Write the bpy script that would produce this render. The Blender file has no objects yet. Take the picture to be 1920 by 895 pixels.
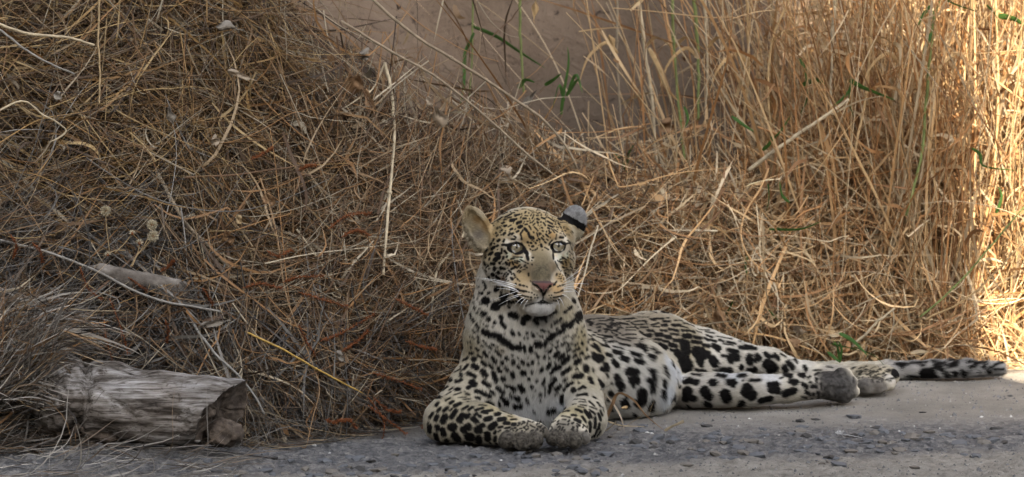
import bpy, math, random
import numpy as np
from mathutils import Vector
from mathutils.bvhtree import BVHTree

C = bpy.context.scene
COL = C.collection
R = math.radians
rng = np.random.default_rng(7)
random.seed(7)

# ---------------------------------------------------------------- camera
TH = R(8.0)
CAM_D = 12.0
CAM_Q = np.array((0.0, 0.0, 0.4033))
AX_F = np.array((0.0, math.cos(TH), -math.sin(TH)))
AX_U = np.array((0.0, math.sin(TH), math.cos(TH)))
AX_R = np.array((1.0, 0.0, 0.0))
CAM = CAM_Q - AX_F * CAM_D
FPX = 12000.0
cam_data = bpy.data.cameras.new('camera')
cam_data.lens = 225.0
cam_data.sensor_width = 36.0
cam_data.clip_start = 0.5
cam_data.clip_end = 500.0
cam_data.dof.use_dof = True
cam_data.dof.focus_distance = 12.12
cam_data.dof.aperture_fstop = 7.0
cam = bpy.data.objects.new('camera', cam_data)
COL.objects.link(cam)
cam.location = Vector(CAM)
cam.rotation_euler = (R(90) - TH, 0, 0)
C.camera = cam

# ---------------------------------------------------------------- sky, sun, exposure
SUN_EL = R(35.0)
SUN_AZ = R(64.0)          # sun stands to the right and a little in front
sun_from = Vector((math.cos(SUN_AZ) * math.cos(SUN_EL), -math.sin(SUN_AZ) * math.cos(SUN_EL), math.sin(SUN_EL)))
w = bpy.data.worlds.new('World')
C.world = w
w.use_nodes = True
nt = w.node_tree
sky = nt.nodes.new('ShaderNodeTexSky')
sky.sky_type = 'NISHITA'
sky.sun_disc = False
sky.sun_elevation = SUN_EL
sky.sun_rotation = math.atan2(sun_from.x, sun_from.y)
sky.air_density = 1.0
sky.dust_density = 3.0
sky.ozone_density = 0.6
hs = nt.nodes.new('ShaderNodeHueSaturation')
hs.inputs['Saturation'].default_value = 0.42
nt.links.new(sky.outputs[0], hs.inputs['Color'])
bg = nt.nodes['Background']
nt.links.new(hs.outputs[0], bg.inputs['Color'])
bg.inputs['Strength'].default_value = 0.15
sun_data = bpy.data.lights.new('sun', 'SUN')
sun_data.energy = 5.0
sun_data.angle = R(0.5)
sun_data.color = (1.0, 0.84, 0.62)
sun = bpy.data.objects.new('sun', sun_data)
COL.objects.link(sun)
sun.rotation_euler = sun_from.to_track_quat('Z', 'Y').to_euler()
C.view_settings.view_transform = 'Standard'
C.view_settings.look = 'None'
C.view_settings.exposure = 2.1
C.view_settings.gamma = 1.0
C.render.film_transparent = False
try:
    C.cycles.max_bounces = 6
    C.cycles.transparent_max_bounces = 8
    C.cycles.use_denoising = True
except Exception:
    pass

# ---------------------------------------------------------------- helpers
def P(px, py, Y):
    """world point seen at photograph pixel (px, py), at depth y = Y"""
    r = AX_F + AX_R * ((px - 960) / FPX) + AX_U * ((447.5 - py) / FPX)
    t = (Y - CAM[1]) / r[1]
    return CAM + r * t

def G(px, py, z=0.0):
    r = AX_F + AX_R * ((px - 960) / FPX) + AX_U * ((447.5 - py) / FPX)
    t = (z - CAM[2]) / r[2]
    return CAM + r * t

def proj(p):
    q = p - CAM
    d = q @ AX_F
    return 960 + (q @ AX_R) * FPX / d, 447.5 - (q @ AX_U) * FPX / d, d

def tag(o, label=None, cat=None, group=None, kind=None):
    if label: o['label'] = label
    if cat: o['category'] = cat
    if group: o['group'] = group
    if kind: o['kind'] = kind
    return o

def mesh_obj(name, verts, faces, mat=None, parent=None, smooth=True, uv=None):
    me = bpy.data.meshes.new(name)
    me.from_pydata([tuple(map(float, v)) for v in verts], [], [tuple(map(int, f)) for f in faces])
    if smooth and len(me.polygons):
        me.polygons.foreach_set('use_smooth', np.ones(len(me.polygons), bool))
    me.update()
    if mat: me.materials.append(mat)
    o = bpy.data.objects.new(name, me)
    COL.objects.link(o)
    if parent: o.parent = parent
    return o

def fast_mesh(name, V, F, mat=None, parent=None, smooth=True, col=None):
    """V (n,3), F (m,3) or (m,4) int arrays; optional per-vertex colour"""
    V = np.ascontiguousarray(V, np.float32); F = np.ascontiguousarray(F, np.int32)
    me = bpy.data.meshes.new(name)
    k = F.shape[1]
    me.vertices.add(len(V)); me.vertices.foreach_set('co', V.ravel())
    me.loops.add(F.size); me.loops.foreach_set('vertex_index', F.ravel())
    me.polygons.add(len(F)); me.polygons.foreach_set('loop_start', np.arange(0, F.size, k, dtype=np.int32))
    me.polygons.foreach_set('use_smooth', np.full(len(F), smooth))
    me.update(calc_edges=True)
    if col is not None:
        a = me.attributes.new('tint', 'FLOAT_COLOR', 'POINT')
        c4 = np.ones((len(V), 4), np.float32); c4[:, :3] = col
        a.data.foreach_set('color', c4.ravel())
    if mat: me.materials.append(mat)
    o = bpy.data.objects.new(name, me)
    COL.objects.link(o)
    if parent: o.parent = parent
    return o

def empty(name, loc, rz=0.0):
    o = bpy.data.objects.new(name, None)
    o.empty_display_size = 0.02
    COL.objects.link(o)
    o.location = Vector([float(v) for v in loc]); o.rotation_euler = (0, 0, rz)
    return o

def _hash(i, j, k, s):
    n = (i * 374761393 + j * 668265263 + k * 2147483647 % 4294967296 + s * 1274126177) & 0xffffffff
    n = ((n ^ (n >> 13)) * 1274126177) & 0xffffffff
    n = (n ^ (n >> 16)) & 0xffffffff
    return n.astype(np.float64) / 4294967295.0

def vnoise(p, scale, seed=0):
    """value noise in [-1,1] at points p (n,3)"""
    q = np.asarray(p, np.float64) * scale + 1000.0
    i = np.floor(q).astype(np.int64); f = q - i
    f = f * f * (3 - 2 * f)
    r = 0
    for a in (0, 1):
        for b in (0, 1):
            for c in (0, 1):
                wgt = (f[:, 0] if a else 1 - f[:, 0]) * (f[:, 1] if b else 1 - f[:, 1]) * (f[:, 2] if c else 1 - f[:, 2])
                r = r + wgt * _hash(i[:, 0] + a, i[:, 1] + b, (i[:, 2] + c) * 7 + 3, seed)
    return r * 2 - 1

def new_mat(name, rough=0.8, spec=0.3):
    m = bpy.data.materials.new(name)
    m.use_nodes = True
    b = m.node_tree.nodes['Principled BSDF']
    b.inputs['Roughness'].default_value = rough
    b.inputs['Specular IOR Level'].default_value = spec
    return m, m.node_tree, b

def attr_mat(name, rough=0.8, spec=0.2, transl=0.0, noise_scale=None, noise_amt=0.3, bump=0.0):
    m, nt, b = new_mat(name, rough, spec)
    a = nt.nodes.new('ShaderNodeAttribute'); a.attribute_name = 'tint'
    src = a.outputs['Color']
    if noise_scale:
        n = nt.nodes.new('ShaderNodeTexNoise'); n.inputs['Scale'].default_value = noise_scale
        n.inputs['Detail'].default_value = 5
        tc = nt.nodes.new('ShaderNodeTexCoord'); nt.links.new(tc.outputs['Object'], n.inputs['Vector'])
        mr = nt.nodes.new('ShaderNodeMapRange'); mr.inputs[3].default_value = 1 - noise_amt; mr.inputs[4].default_value = 1 + noise_amt
        nt.links.new(n.outputs['Fac'], mr.inputs[0])
        mx = nt.nodes.new('ShaderNodeVectorMath'); mx.operation = 'SCALE'
        nt.links.new(src, mx.inputs[0]); nt.links.new(mr.outputs[0], mx.inputs['Scale'])
        src = mx.outputs[0]
        if bump:
            bp = nt.nodes.new('ShaderNodeBump'); bp.inputs['Strength'].default_value = bump; bp.inputs['Distance'].default_value = 0.002
            nt.links.new(n.outputs['Fac'], bp.inputs['Height']); nt.links.new(bp.outputs[0], b.inputs['Normal'])
    nt.links.new(src, b.inputs['Base Color'])
    if transl:
        t = nt.nodes.new('ShaderNodeBsdfTranslucent'); nt.links.new(src, t.inputs['Color'])
        mix = nt.nodes.new('ShaderNodeMixShader'); mix.inputs[0].default_value = transl
        out = nt.nodes['Material Output']
        nt.links.new(b.outputs[0], mix.inputs[1]); nt.links.new(t.outputs[0], mix.inputs[2])
        nt.links.new(mix.outputs[0], out.inputs['Surface'])
    return m

def ramp_mat(name, stops, scale=8.0, rough=0.85, spec=0.2, bump=0.3, bdist=0.004, detail=8, coord='Object', stretch=(1, 1, 1)):
    m, nt, b = new_mat(name, rough, spec)
    tc = nt.nodes.new('ShaderNodeTexCoord'); mp = nt.nodes.new('ShaderNodeMapping'); mp.inputs['Scale'].default_value = stretch
    n = nt.nodes.new('ShaderNodeTexNoise'); n.inputs['Scale'].default_value = scale; n.inputs['Detail'].default_value = detail
    n.inputs['Roughness'].default_value = 0.62
    nt.links.new(tc.outputs[coord], mp.inputs[0]); nt.links.new(mp.outputs[0], n.inputs['Vector'])
    r = nt.nodes.new('ShaderNodeValToRGB'); cr = r.color_ramp
    while len(cr.elements) < len(stops): cr.elements.new(0.5)
    for e, (p_, c_) in zip(cr.elements, stops): e.position = p_; e.color = (*c_, 1)
    nt.links.new(n.outputs['Fac'], r.inputs[0]); nt.links.new(r.outputs[0], b.inputs['Base Color'])
    bp = nt.nodes.new('ShaderNodeBump'); bp.inputs['Strength'].default_value = bump; bp.inputs['Distance'].default_value = bdist
    nt.links.new(n.outputs['Fac'], bp.inputs['Height']); nt.links.new(bp.outputs[0], b.inputs['Normal'])
    return m

FUR_COUNT = 520000
SHADE_SLAB_Y = -1.26
KNOT_A = 3.9

# ---------------------------------------------------------------- lie of the land
WALL_Y = 1.75
TOE = np.array([(-3, -.45), (-1.3, -.30), (-.98, -.16), (-.75, -.03), (-.52, .0), (-.36, .10), (-.16, .28), (0.0, .48), (.2, .68), (.45, .80), (.75, .86), (.93, .90), (1.08, 1.02), (1.3, 1.12), (3.2, 1.3)])
def toe(x): return np.interp(x, TOE[:, 0], TOE[:, 1])
TOPX = [(-700, -260), (200, -200), (460, -130), (560, 0), (640, 95), (760, 150), (900, 215), (1050, 285), (1180, 345), (1260, 350), (1400, 290), (1600, 200), (1920, 120), (2600, 60)]
def slope(x): return np.interp(x, [-1, -.4, 0, .3, 3], [.75, .80, .85, .60, .50])
def shell(x, z): return toe(x) + slope(x) * np.clip(z, 0, 2)
_t = []
for px_, py_ in TOPX:
    Y_ = .5
    for _k in range(8):
        p_ = P(px_, py_, Y_); Y_ = float(shell(p_[0], p_[2]))
    _t.append((p_[0], p_[2]))
TOPC = np.array(_t)
def topz(x): return np.interp(x, TOPC[:, 0], TOPC[:, 1])      # height of the straw heap

# ground: one sheet, finely divided where the picture looks
gx = np.unique(np.concatenate([np.linspace(-40, -1.6, 30), np.linspace(-1.6, 1.5, 430), np.linspace(1.5, 40, 30)]))
gy = np.unique(np.concatenate([np.linspace(-40, -.62, 40), np.linspace(-.62, 1.3, 300), np.linspace(1.3, 40, 30)]))
X, Y = np.meshgrid(gx, gy, indexing='ij')
g = np.stack([X.ravel(), Y.ravel(), np.zeros(X.size)], 1)
rough = np.clip((.42 - Y.ravel() + X.ravel() * .05) / .4, .15, 1)
near = (np.abs(g[:, 0]) < 3) & (np.abs(g[:, 1]) < 3)
z = vnoise(g, 9, 31) * .0030 + vnoise(g, 38, 32) * .0030 * rough + vnoise(g, 95, 33) * .0030 * rough
z += np.where(vnoise(g, 55, 34) > .22, .0034, 0) * rough
z -= .0045
# low dusty berm at the foot of the log
lg = np.exp(-(((g[:, 0] + .78) / .30) ** 2 + ((g[:, 1] + .12) / .16) ** 2)); z += lg * (.028 + .012 * vnoise(g, 30, 35))
g[:, 2] = np.where(near, z, 0)
ni, nj = len(gx), len(gy)
i, j = np.meshgrid(np.arange(ni - 1), np.arange(nj - 1), indexing='ij'); a = (i * nj + j).ravel()
GF = np.stack([a, a + nj, a + nj + 1, a + 1], 1)
gm, nt, b = new_mat('ground_dust', .9, .15)
tc = nt.nodes.new('ShaderNodeTexCoord')
def nz_(scale, detail=6, rough_=.6, dist=0.0):
    n = nt.nodes.new('ShaderNodeTexNoise'); n.inputs['Scale'].default_value = scale; n.inputs['Detail'].default_value = detail
    n.inputs['Roughness'].default_value = rough_; n.inputs['Distortion'].default_value = dist
    nt.links.new(tc.outputs['Object'], n.inputs['Vector']); return n
def rmp(src, stops):
    r = nt.nodes.new('ShaderNodeValToRGB')
    while len(r.color_ramp.elements) < len(stops): r.color_ramp.elements.new(.5)
    for e, (p_, c_) in zip(r.color_ramp.elements, stops): e.position = p_; e.color = (*c_, 1)
    nt.links.new(src, r.inputs[0]); return r
def mixc(f, a_, b_, mode='MIX'):
    m = nt.nodes.new('ShaderNodeMix'); m.data_type = 'RGBA'; m.blend_type = mode
    if isinstance(f, float): m.inputs[0].default_value = f
    else: nt.links.new(f, m.inputs[0])
    for s_, k in ((a_, 6), (b_, 7)):
        if isinstance(s_, tuple): m.inputs[k].default_value = (*s_, 1)
        else: nt.links.new(s_, m.inputs[k])
    return m.outputs[2]
n1 = nz_(7, 8); dust = rmp(n1.outputs['Fac'], [(.3, (.16, .149, .131)), (.55, (.235, .218, .192)), (.75, (.30, .28, .247))])
n2 = nz_(70, 8, .7, .4); agg = rmp(n2.outputs['Fac'], [(.33, (.095, .095, .097)), (.5, (.175, .174, .176)), (.68, (.27, .264, .254))])
# coarse tar-and-stone band along the front, fine dust behind, pale silt at the near right
sep = nt.nodes.new('ShaderNodeSeparateXYZ'); nt.links.new(tc.outputs['Object'], sep.inputs[0])
def lin(kx, ky, c):
    m1 = nt.nodes.new('ShaderNodeMath'); m1.operation = 'MULTIPLY_ADD'; nt.links.new(sep.outputs[0], m1.inputs[0]); m1.inputs[1].default_value = kx; m1.inputs[2].default_value = c
    m2 = nt.nodes.new('ShaderNodeMath'); m2.operation = 'MULTIPLY_ADD'; nt.links.new(sep.outputs[1], m2.inputs[0]); m2.inputs[1].default_value = ky; nt.links.new(m1.outputs[0], m2.inputs[2])
    m3 = nt.nodes.new('ShaderNodeMath'); m3.operation = 'MULTIPLY_ADD'; nt.links.new(n1.outputs['Fac'], m3.inputs[0]); m3.inputs[1].default_value = 1.6; nt.links.new(m2.outputs[0], m3.inputs[2])
    m3.use_clamp = True; return m3.outputs[0]
vo = nt.nodes.new('ShaderNodeTexVoronoi'); vo.inputs['Scale'].default_value = 85; vo.inputs['Randomness'].default_value = 1.0
vd = nt.nodes.new('ShaderNodeVectorMath'); vd.operation = 'MULTIPLY_ADD'; vd.inputs[1].default_value = (.03, .03, .03); nt.links.new(n2.outputs['Color'], vd.inputs[0]); nt.links.new(tc.outputs['Object'], vd.inputs[2]); nt.links.new(vd.outputs[0], vo.inputs['Vector'])
chip = rmp(vo.outputs['Color'], [(.0, (.42, .43, .46)), (.35, (.8, .8, .82)), (.7, (1.15, 1.12, 1.08)), (1.0, (1.55, 1.5, 1.42))])
class _O: pass
agg2 = _O(); agg2.outputs = [mixc(.85, agg.outputs[0], chip.outputs[0], 'MULTIPLY')]; agg = agg2
band = lin(.6, -4.5, .75)
c1 = mixc(band, dust.outputs[0], agg.outputs[0])
silt = lin(2.6, -12.0, -2.45)
n3 = nz_(26, 9, .75); sl = rmp(n3.outputs['Fac'], [(.33, (.19, .175, .152)), (.5, (.33, .307, .27)), (.7, (.42, .39, .35))])
c2 = mixc(silt, c1, sl.outputs[0])
n4 = nz_(420, 2); sp = rmp(n4.outputs['Fac'], [(.30, (.45, .45, .45)), (.42, (1, 1, 1)), (.68, (1, 1, 1)), (.76, (1.7, 1.7, 1.65))])
c3 = mixc(.8, c2, sp.outputs[0], 'MULTIPLY')
nt.links.new(c3, b.inputs['Base Color'])
n5 = nz_(120, 8, .75)
bp = nt.nodes.new('ShaderNodeBump'); bp.inputs['Strength'].default_value = .9; bp.inputs['Distance'].default_value = .007
nt.links.new(n5.outputs['Fac'], bp.inputs['Height'])
bp2 = nt.nodes.new('ShaderNodeBump'); bp2.inputs['Distance'].default_value = .005; nt.links.new(band, bp2.inputs['Strength']); nt.links.new(vo.outputs['Distance'], bp2.inputs['Height']); bp2.invert = True
nt.links.new(bp.outputs[0], bp2.inputs['Normal']); nt.links.new(bp2.outputs[0], b.inputs['Normal'])
ground = fast_mesh('ground', g, GF, gm)
tag(ground, kind='structure')

# stones set in the ground
def stone_mesh(name, seed, mat, flat=.48):
    r_ = np.random.default_rng(seed)
    import bmesh
    bm = bmesh.new(); bmesh.ops.create_icosphere(bm, subdivisions=1, radius=1)
    for v in bm.verts:
        v.co *= 1 + r_.uniform(-.30, .26); v.co.z *= flat; v.co.x *= 1.1; v.co.y *= .9
    me = bpy.data.meshes.new(name); bm.to_mesh(me); bm.free(); me.materials.append(mat); return me
sm = [ramp_mat('stone_blue', [(.3, (.062, .066, .074)), (.7, (.14, .145, .155))], 60, .8, .3, .5, .002),
      ramp_mat('stone_brown', [(.3, (.09, .08, .07)), (.7, (.18, .165, .145))], 60, .8, .3, .5, .002),
      ramp_mat('stone_dark', [(.3, (.025, .024, .023)), (.7, (.06, .058, .056))], 60, .8, .3, .5, .002),
      ramp_mat('stone_pale', [(.3, (.42, .41, .39)), (.7, (.62, .61, .58))], 60, .7, .3, .5, .002)]
sms = [[stone_mesh('stone', 10 * k + q, m) for q in range(3)] for k, m in enumerate(sm)]
def put_stone(me, x, y, s, rz):
    o = bpy.data.objects.new('stone', me); COL.objects.link(o); o.parent = ground
    zz = float(z_at(x, y))
    o.location = (x, y, zz + s * .04); o.scale = (s, s, s); o.rotation_euler = (random.uniform(-.15, .15), random.uniform(-.15, .15), rz)
def z_at(x, y):
    a = min(max(int(np.searchsorted(gx, x)) - 1, 0), ni - 2); b_ = min(max(int(np.searchsorted(gy, y)) - 1, 0), nj - 2)
    return g[a * nj + b_, 2]
cnt = 0
while cnt < 278:
    px, py = rng.uniform(380, 1960), rng.uniform(768, 905)
    dens = .9 if py > 862 - (px - 400) * .03 and px < 1150 else 0
    if px > 1120: dens = math.exp(-((py - (828 - (px - 1150) * .012)) / 34) ** 2)
    if rng.random() > dens: continue
    q = G(px, py)
    if q[1] > .34 or (px < 820 and py < 850): continue
    kind = 0 if rng.random() < .62 else (1 if rng.random() < .8 else 2)
    put_stone(sms[kind][rng.integers(3)], q[0], q[1], rng.uniform(.005, .0150) * (1.15 if py > 800 else .8), rng.uniform(0, 6.28)); cnt += 1
for px, py, s in ((1530, 782, .009), (1502, 785, .012), (1730, 770, .007), (1812, 697, .006), (1895, 738, .006), (1640, 800, .011), (1600, 779, .016), (1325, 797, .012)):
    q = G(px, py); put_stone(sms[2 if s < .013 else 0][rng.integers(3)], q[0], q[1], s, rng.uniform(0, 6))
for px, py, s in ((1214, 812, .005), (1222, 811, .005), (1164, 836, .0045), (1840, 778, .005), (1405, 780, .003), (590, 834, .006), (618, 845, .004), (792, 831, .004), (602, 850, .004), (455, 852, .004), (940, 862, .003), (885, 868, .004), (1686, 806, .003)):
    q = G(px, py); put_stone(sms[3][rng.integers(3)], q[0], q[1], s, rng.uniform(0, 6))
# loose grit
NG = 9000
gp = np.stack([rng.uniform(-1.05, 1.1, NG), rng.uniform(-.45, .95, NG), np.zeros(NG)], 1)
gp = gp[(gp[:, 1] < toe(gp[:, 0]) + .1)]
gp[:, 2] = [z_at(a_, b_) for a_, b_ in gp[:, :2]]
tet = np.array([(1, 0, -.3), (-.5, .87, -.3), (-.5, -.87, -.3), (.1, .1, .7)]); tf = np.array([(0, 1, 3), (1, 2, 3), (2, 0, 3)])
sz = rng.gamma(2.0, .0009, len(gp)) + .0006
V = gp[:, None, :] + tet[None] * sz[:, None, None] * rng.uniform(.6, 1.4, (len(gp), 4, 3)); F = tf[None] + 4 * np.arange(len(gp))[:, None, None]
gc = np.where(rng.random(len(gp))[:, None] < .07, np.array((.30, .29, .27)), np.array((.12, .118, .118))) * rng.uniform(.5, 1.3, len(gp))[:, None]
grit = fast_mesh('grit', V.reshape(-1, 3), F.reshape(-1, 3), attr_mat('grit', .85, .2), None, False, np.repeat(gc, 4, 0))
tag(grit, 'fine loose grit scattered over the road surface', 'grit', kind='stuff')

# ---------------------------------------------------------------- concrete wall behind; an added unseen slab on the right casts the shade
wm, nt, b = new_mat('wall_render', .9, .15)
tc = nt.nodes.new('ShaderNodeTexCoord')
n1 = nz_(3.2, 8, .65); base = rmp(n1.outputs['Fac'], [(.3, (.115, .084, .060)), (.5, (.165, .120, .086)), (.72, (.215, .163, .122))])
n2 = nz_(24, 5, .65, .8); pits = rmp(n2.outputs['Fac'], [(.33, (.16, .15, .17)), (.385, (1, 1, 1)), (.72, (1, 1, 1)), (.80, (1.45, 1.45, 1.45))])
c1 = mixc(.9, base.outputs[0], pits.outputs[0], 'MULTIPLY')
n3 = nz_(110, 3, .5); fine = rmp(n3.outputs['Fac'], [(.28, (.5, .5, .52)), (.4, (1, 1, 1)), (.7, (1, 1, 1)), (.8, (1.35, 1.35, 1.35))])
c2 = mixc(.8, c1, fine.outputs[0], 'MULTIPLY')
n6 = nz_(1.1, 4, .5); st = rmp(n6.outputs['Fac'], [(.38, (.62, .68, .74)), (.58, (1, 1, 1))]); c3 = mixc(.7, c2, st.outputs[0], 'MULTIPLY')
nt.links.new(c3, b.inputs['Base Color'])
bp = nt.nodes.new('ShaderNodeBump'); bp.inputs['Strength'].default_value = .6; bp.inputs['Distance'].default_value = .01
nt.links.new(n2.outputs['Fac'], bp.inputs['Height']); nt.links.new(bp.outputs[0], b.inputs['Normal'])
wall = empty('concrete_wall', (0, WALL_Y, 0))
tag(wall, 'brown pitted concrete wall standing behind the dry grass', 'wall')
def slab(name, x0, x1, y0, y1, z0, z1, parent, bev=.02):
    import bmesh
    bm = bmesh.new(); bmesh.ops.create_cube(bm, size=1)
    for v in bm.verts: v.co = Vector(((x0 + x1) / 2 + v.co.x * (x1 - x0), (y0 + y1) / 2 + v.co.y * (y1 - y0), (z0 + z1) / 2 + v.co.z * (z1 - z0)))
    bmesh.ops.bevel(bm, geom=bm.edges[:], offset=bev, segments=2, affect='EDGES')
    me = bpy.data.meshes.new(name); bm.to_mesh(me); bm.free(); me.materials.append(wm)
    o = bpy.data.objects.new(name, me); COL.objects.link(o); o.parent = parent; o.location = -Vector(parent.location); return o
slab('wall_face', -5, 4.6, WALL_Y, WALL_Y + .35, -.2, 3.1, wall)
slab('coping', -5.02, 4.62, WALL_Y - .04, WALL_Y + .39, 3.102, 3.25, wall)
slab('shade_slab', 1.75, 2.05, -8.6, SHADE_SLAB_Y, -.2, 6.6, wall)  # added out of view to keep the sun off the scene

# unseen bank behind and left of the viewer, added to block low skylight
hx = np.linspace(-40, 40, 90); hy = np.linspace(-40, 6, 60)
X, Y = np.meshgrid(hx, hy, indexing='ij')
dd = np.maximum((-Y - 14.0), (-X - 5.5 + .0 * Y)); Hh = 9.0 * np.clip(dd / 6.0, -.05, 1) ** 1.0
Hh = np.where(dd < 0, -.4, Hh)
V = np.stack([X.ravel(), Y.ravel(), Hh.ravel()], 1); V[:, 2] += np.where(dd.ravel() > .2, vnoise(V, .5, 51) * .5 + vnoise(V, 1.7, 52) * .25, 0)
ni3, nj3 = len(hx), len(hy); i, j = np.meshgrid(np.arange(ni3 - 1), np.arange(nj3 - 1), indexing='ij'); a = (i * nj3 + j).ravel()
blocker = fast_mesh('skylight_blocker', V, np.stack([a, a + nj3, a + nj3 + 1, a + 1], 1), ramp_mat('blocker_scrub', [(.3, (.03, .028, .018)), (.55, (.07, .06, .035)), (.75, (.12, .10, .06))], 1.5, .95, .1, .6, .1))
tag(blocker, kind='structure')

# dark soil bank that carries the straw heap
bx = np.linspace(-3, 3, 180); bz = np.linspace(-.05, 1.75, 60)
X, Z = np.meshgrid(bx, bz, indexing='ij')
t_ = np.clip((Z - topz(X) + .36 + .05 * np.sin(X * 23) + .03 * np.sin(X * 61)) / .22, 0, 1) ** 1.5
Yb = shell(X, Z) + .20 + np.clip(X + .1, 0, 1) * .25 + t_ * 1.5
V = np.stack([X.ravel(), Yb.ravel(), Z.ravel()], 1)
V[:, 1] += vnoise(V, 9, 41) * .04 + vnoise(V, 30, 42) * .015
V[:, 1] = np.minimum(V[:, 1], WALL_Y + .08)
ni2, nj2 = len(bx), len(bz); i, j = np.meshgrid(np.arange(ni2 - 1), np.arange(nj2 - 1), indexing='ij'); a = (i * nj2 + j).ravel()
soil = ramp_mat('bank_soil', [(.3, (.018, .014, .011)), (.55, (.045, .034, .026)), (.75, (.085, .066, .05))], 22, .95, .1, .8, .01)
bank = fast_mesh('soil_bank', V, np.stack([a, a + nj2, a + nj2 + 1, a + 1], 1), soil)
tag(bank, kind='structure')
# ================================================================ LEOPARD
# implicit body: smooth union of rounded cones and ellipsoids, polygonised and refined
YAW = R(14.0)
HU = np.array((math.cos(YAW), math.sin(YAW), 0.0)); HV = np.array((0.0, 0.0, 1.0)); HW = np.array((math.sin(YAW), -math.cos(YAW), 0.0))
# nose dips a touch
_t = R(3.0)
HV, HW = HV * math.cos(_t) + HW * math.sin(_t), HW * math.cos(_t) - HV * math.sin(_t)
HO = P(1008, 465, 0.10)
HM = np.stack([HU, HV, HW])            # rows: local axes
def hl(u, v, w_):                       # head-local millimetres -> world
    return HO + (HU * u + HV * v + HW * w_) * 0.001

PR = []                                 # primitives
def cone(a, ra, b, rb, k): PR.append(('c', np.array(a), ra, np.array(b), rb, k, 1))
def ell(c, rad, k, M=None, sign=1): PR.append(('e', np.array(c), np.array(rad, float), np.eye(3) if M is None else M, 0, k, sign))
def pc(px, py, Y): return P(px, py, Y if Y < .25 else .25 + (Y - .25) * .80)
def frame(n, up):
    n = np.array(n, float); n /= np.linalg.norm(n); up = np.array(up, float)
    r_ = np.cross(up, n); r_ /= np.linalg.norm(r_)
    return np.stack([r_, np.cross(n, r_), n])
def hframe(n, up):                      # same, axes given in head-local components
    return frame(HM.T @ np.array(n, float), HM.T @ np.array(up, float))

# --- torso
cone(pc(1020, 700, .34), .105, pc(1110, 692, .50), .098, .03)
cone(pc(1110, 692, .50), .098, pc(1225, 682, .74), .098, .03)
cone(pc(1225, 684, .74), .096, pc(1315, 694, .88), .082, .03)
cone(pc(1075, 704, .33), .082, pc(1180, 712, .48), .076, .02)
cone(pc(1180, 712, .48), .076, pc(1232, 722, .55), .050, .03)
# --- neck and chest
cone(pc(984, 535, .25), .092, pc(985, 615, .26), .106, .02)
cone(pc(985, 615, .26), .106, pc(986, 660, .27), .106, .02)
cone(pc(984, 650, .27), .110, pc(996, 735, .29), .112, .03)
# --- thigh, legs
ell(pc(1318, 684, .80), (.078, .08, .058), .03)
cone(pc(1330, 668, .80), .046, pc(1440, 681, .80), .026, .02)
cone(pc(1440, 681, .80), .026, pc(1512, 696, .80), .016, .02)
cone(pc(1512, 698, .80), .018, pc(1610, 708, .79), .020, .015)
ell(pc(1632, 706, .79), (.036, .042, .020), .012)
cone(pc(1292, 733, .55), .034, pc(1400, 733, .55), .031, .008)
cone(pc(1400, 733, .55), .031, pc(1475, 728, .575), .026, .012)
cone(pc(1475, 728, .575), .026, pc(1545, 722, .60), .027, .012)
ell(pc(1568, 725, .61), (.032, .040, .030), .012)
# lower hind foot: pads and toes (sole turned to the viewer)
for (x, y, dx, dy, r_) in ((1577, 703, 10, 0, .014), (1592, 716, 6, 0, .013), (1592, 735, 8, 0, .014), (1578, 749, 8, 0, .013)):
    cone(pc(x, y, .595), r_, pc(x + dx, y, .605), r_ * .9, .006)
ell(pc(1555, 726, .58), (.017, .02, .022), .006)
# upper hind foot toes
for (x, y, Y, r_) in ((1624, 725, .715, .0185), (1647, 724, .725, .018), (1663, 718, .745, .017), (1670, 706, .79, .0165)):
    cone(pc(x - 10, y - 6, Y + .03), r_ * .95, pc(x, y, Y), r_, .006)
# --- tail
T = [(1380, 690, .93, .030), (1460, 696, .96, .020), (1560, 696, .98, .017), (1660, 695, .99, .0155), (1740, 694, 1.0, .0150), (1810, 693, 1.01, .0145), (1870, 692, 1.02, .0125)]
for a, b in zip(T, T[1:]):
    cone(pc(*a[:3]), a[3], pc(*b[:3]), b[3], .01)
# --- left (viewer) foreleg
cone(pc(918, 700, .27), .055, pc(900, 740, .22), .056, .03)
cone(pc(898, 735, .21), .056, pc(842, 789, .105), .043, .025)
cone(pc(838, 790, .10), .042, pc(900, 797, .07), .039, .015)
cone(pc(900, 797, .07), .039, pc(950, 806, .035), .031, .015)
ell(pc(976, 809, .025), (.040, .042, .025), .012)
for (x, y, Y, r_, lx, ly) in ((950, 827, -.022, .0165, 6, -14), (978, 830, -.034, .0165, 2, -16), (1004, 827, -.030, .0155, -3, -16), (1016, 810, -.006, .0125, -8, -8)):
    cone(pc(x + lx, y + ly, Y + .032), r_ * .85, pc(x, y, Y), r_, .003)
# --- right (viewer) foreleg
cone(pc(1064, 680, .30), .050, pc(1076, 715, .25), .048, .03)
cone(pc(1076, 715, .25), .046, pc(1099, 762, .16), .031, .02)
cone(pc(1099, 762, .16), .031, pc(1097, 786, .12), .038, .02)
cone(pc(1097, 786, .12), .038, pc(1066, 806, .035), .032, .015)
ell(pc(1065, 808, .025), (.034, .038, .022), .01)
for (x, y, Y, r_, lx, ly) in ((1037, 822, -.010, .0145, 6, -12), (1054, 827, -.026, .0140, 3, -16), (1077, 826, -.026, .0160, -2, -16), (1095, 821, -.010, .0130, -6, -12)):
    cone(pc(x + lx, y + ly, Y + .032), r_ * .85, pc(x, y, Y), r_, .003)
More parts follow.
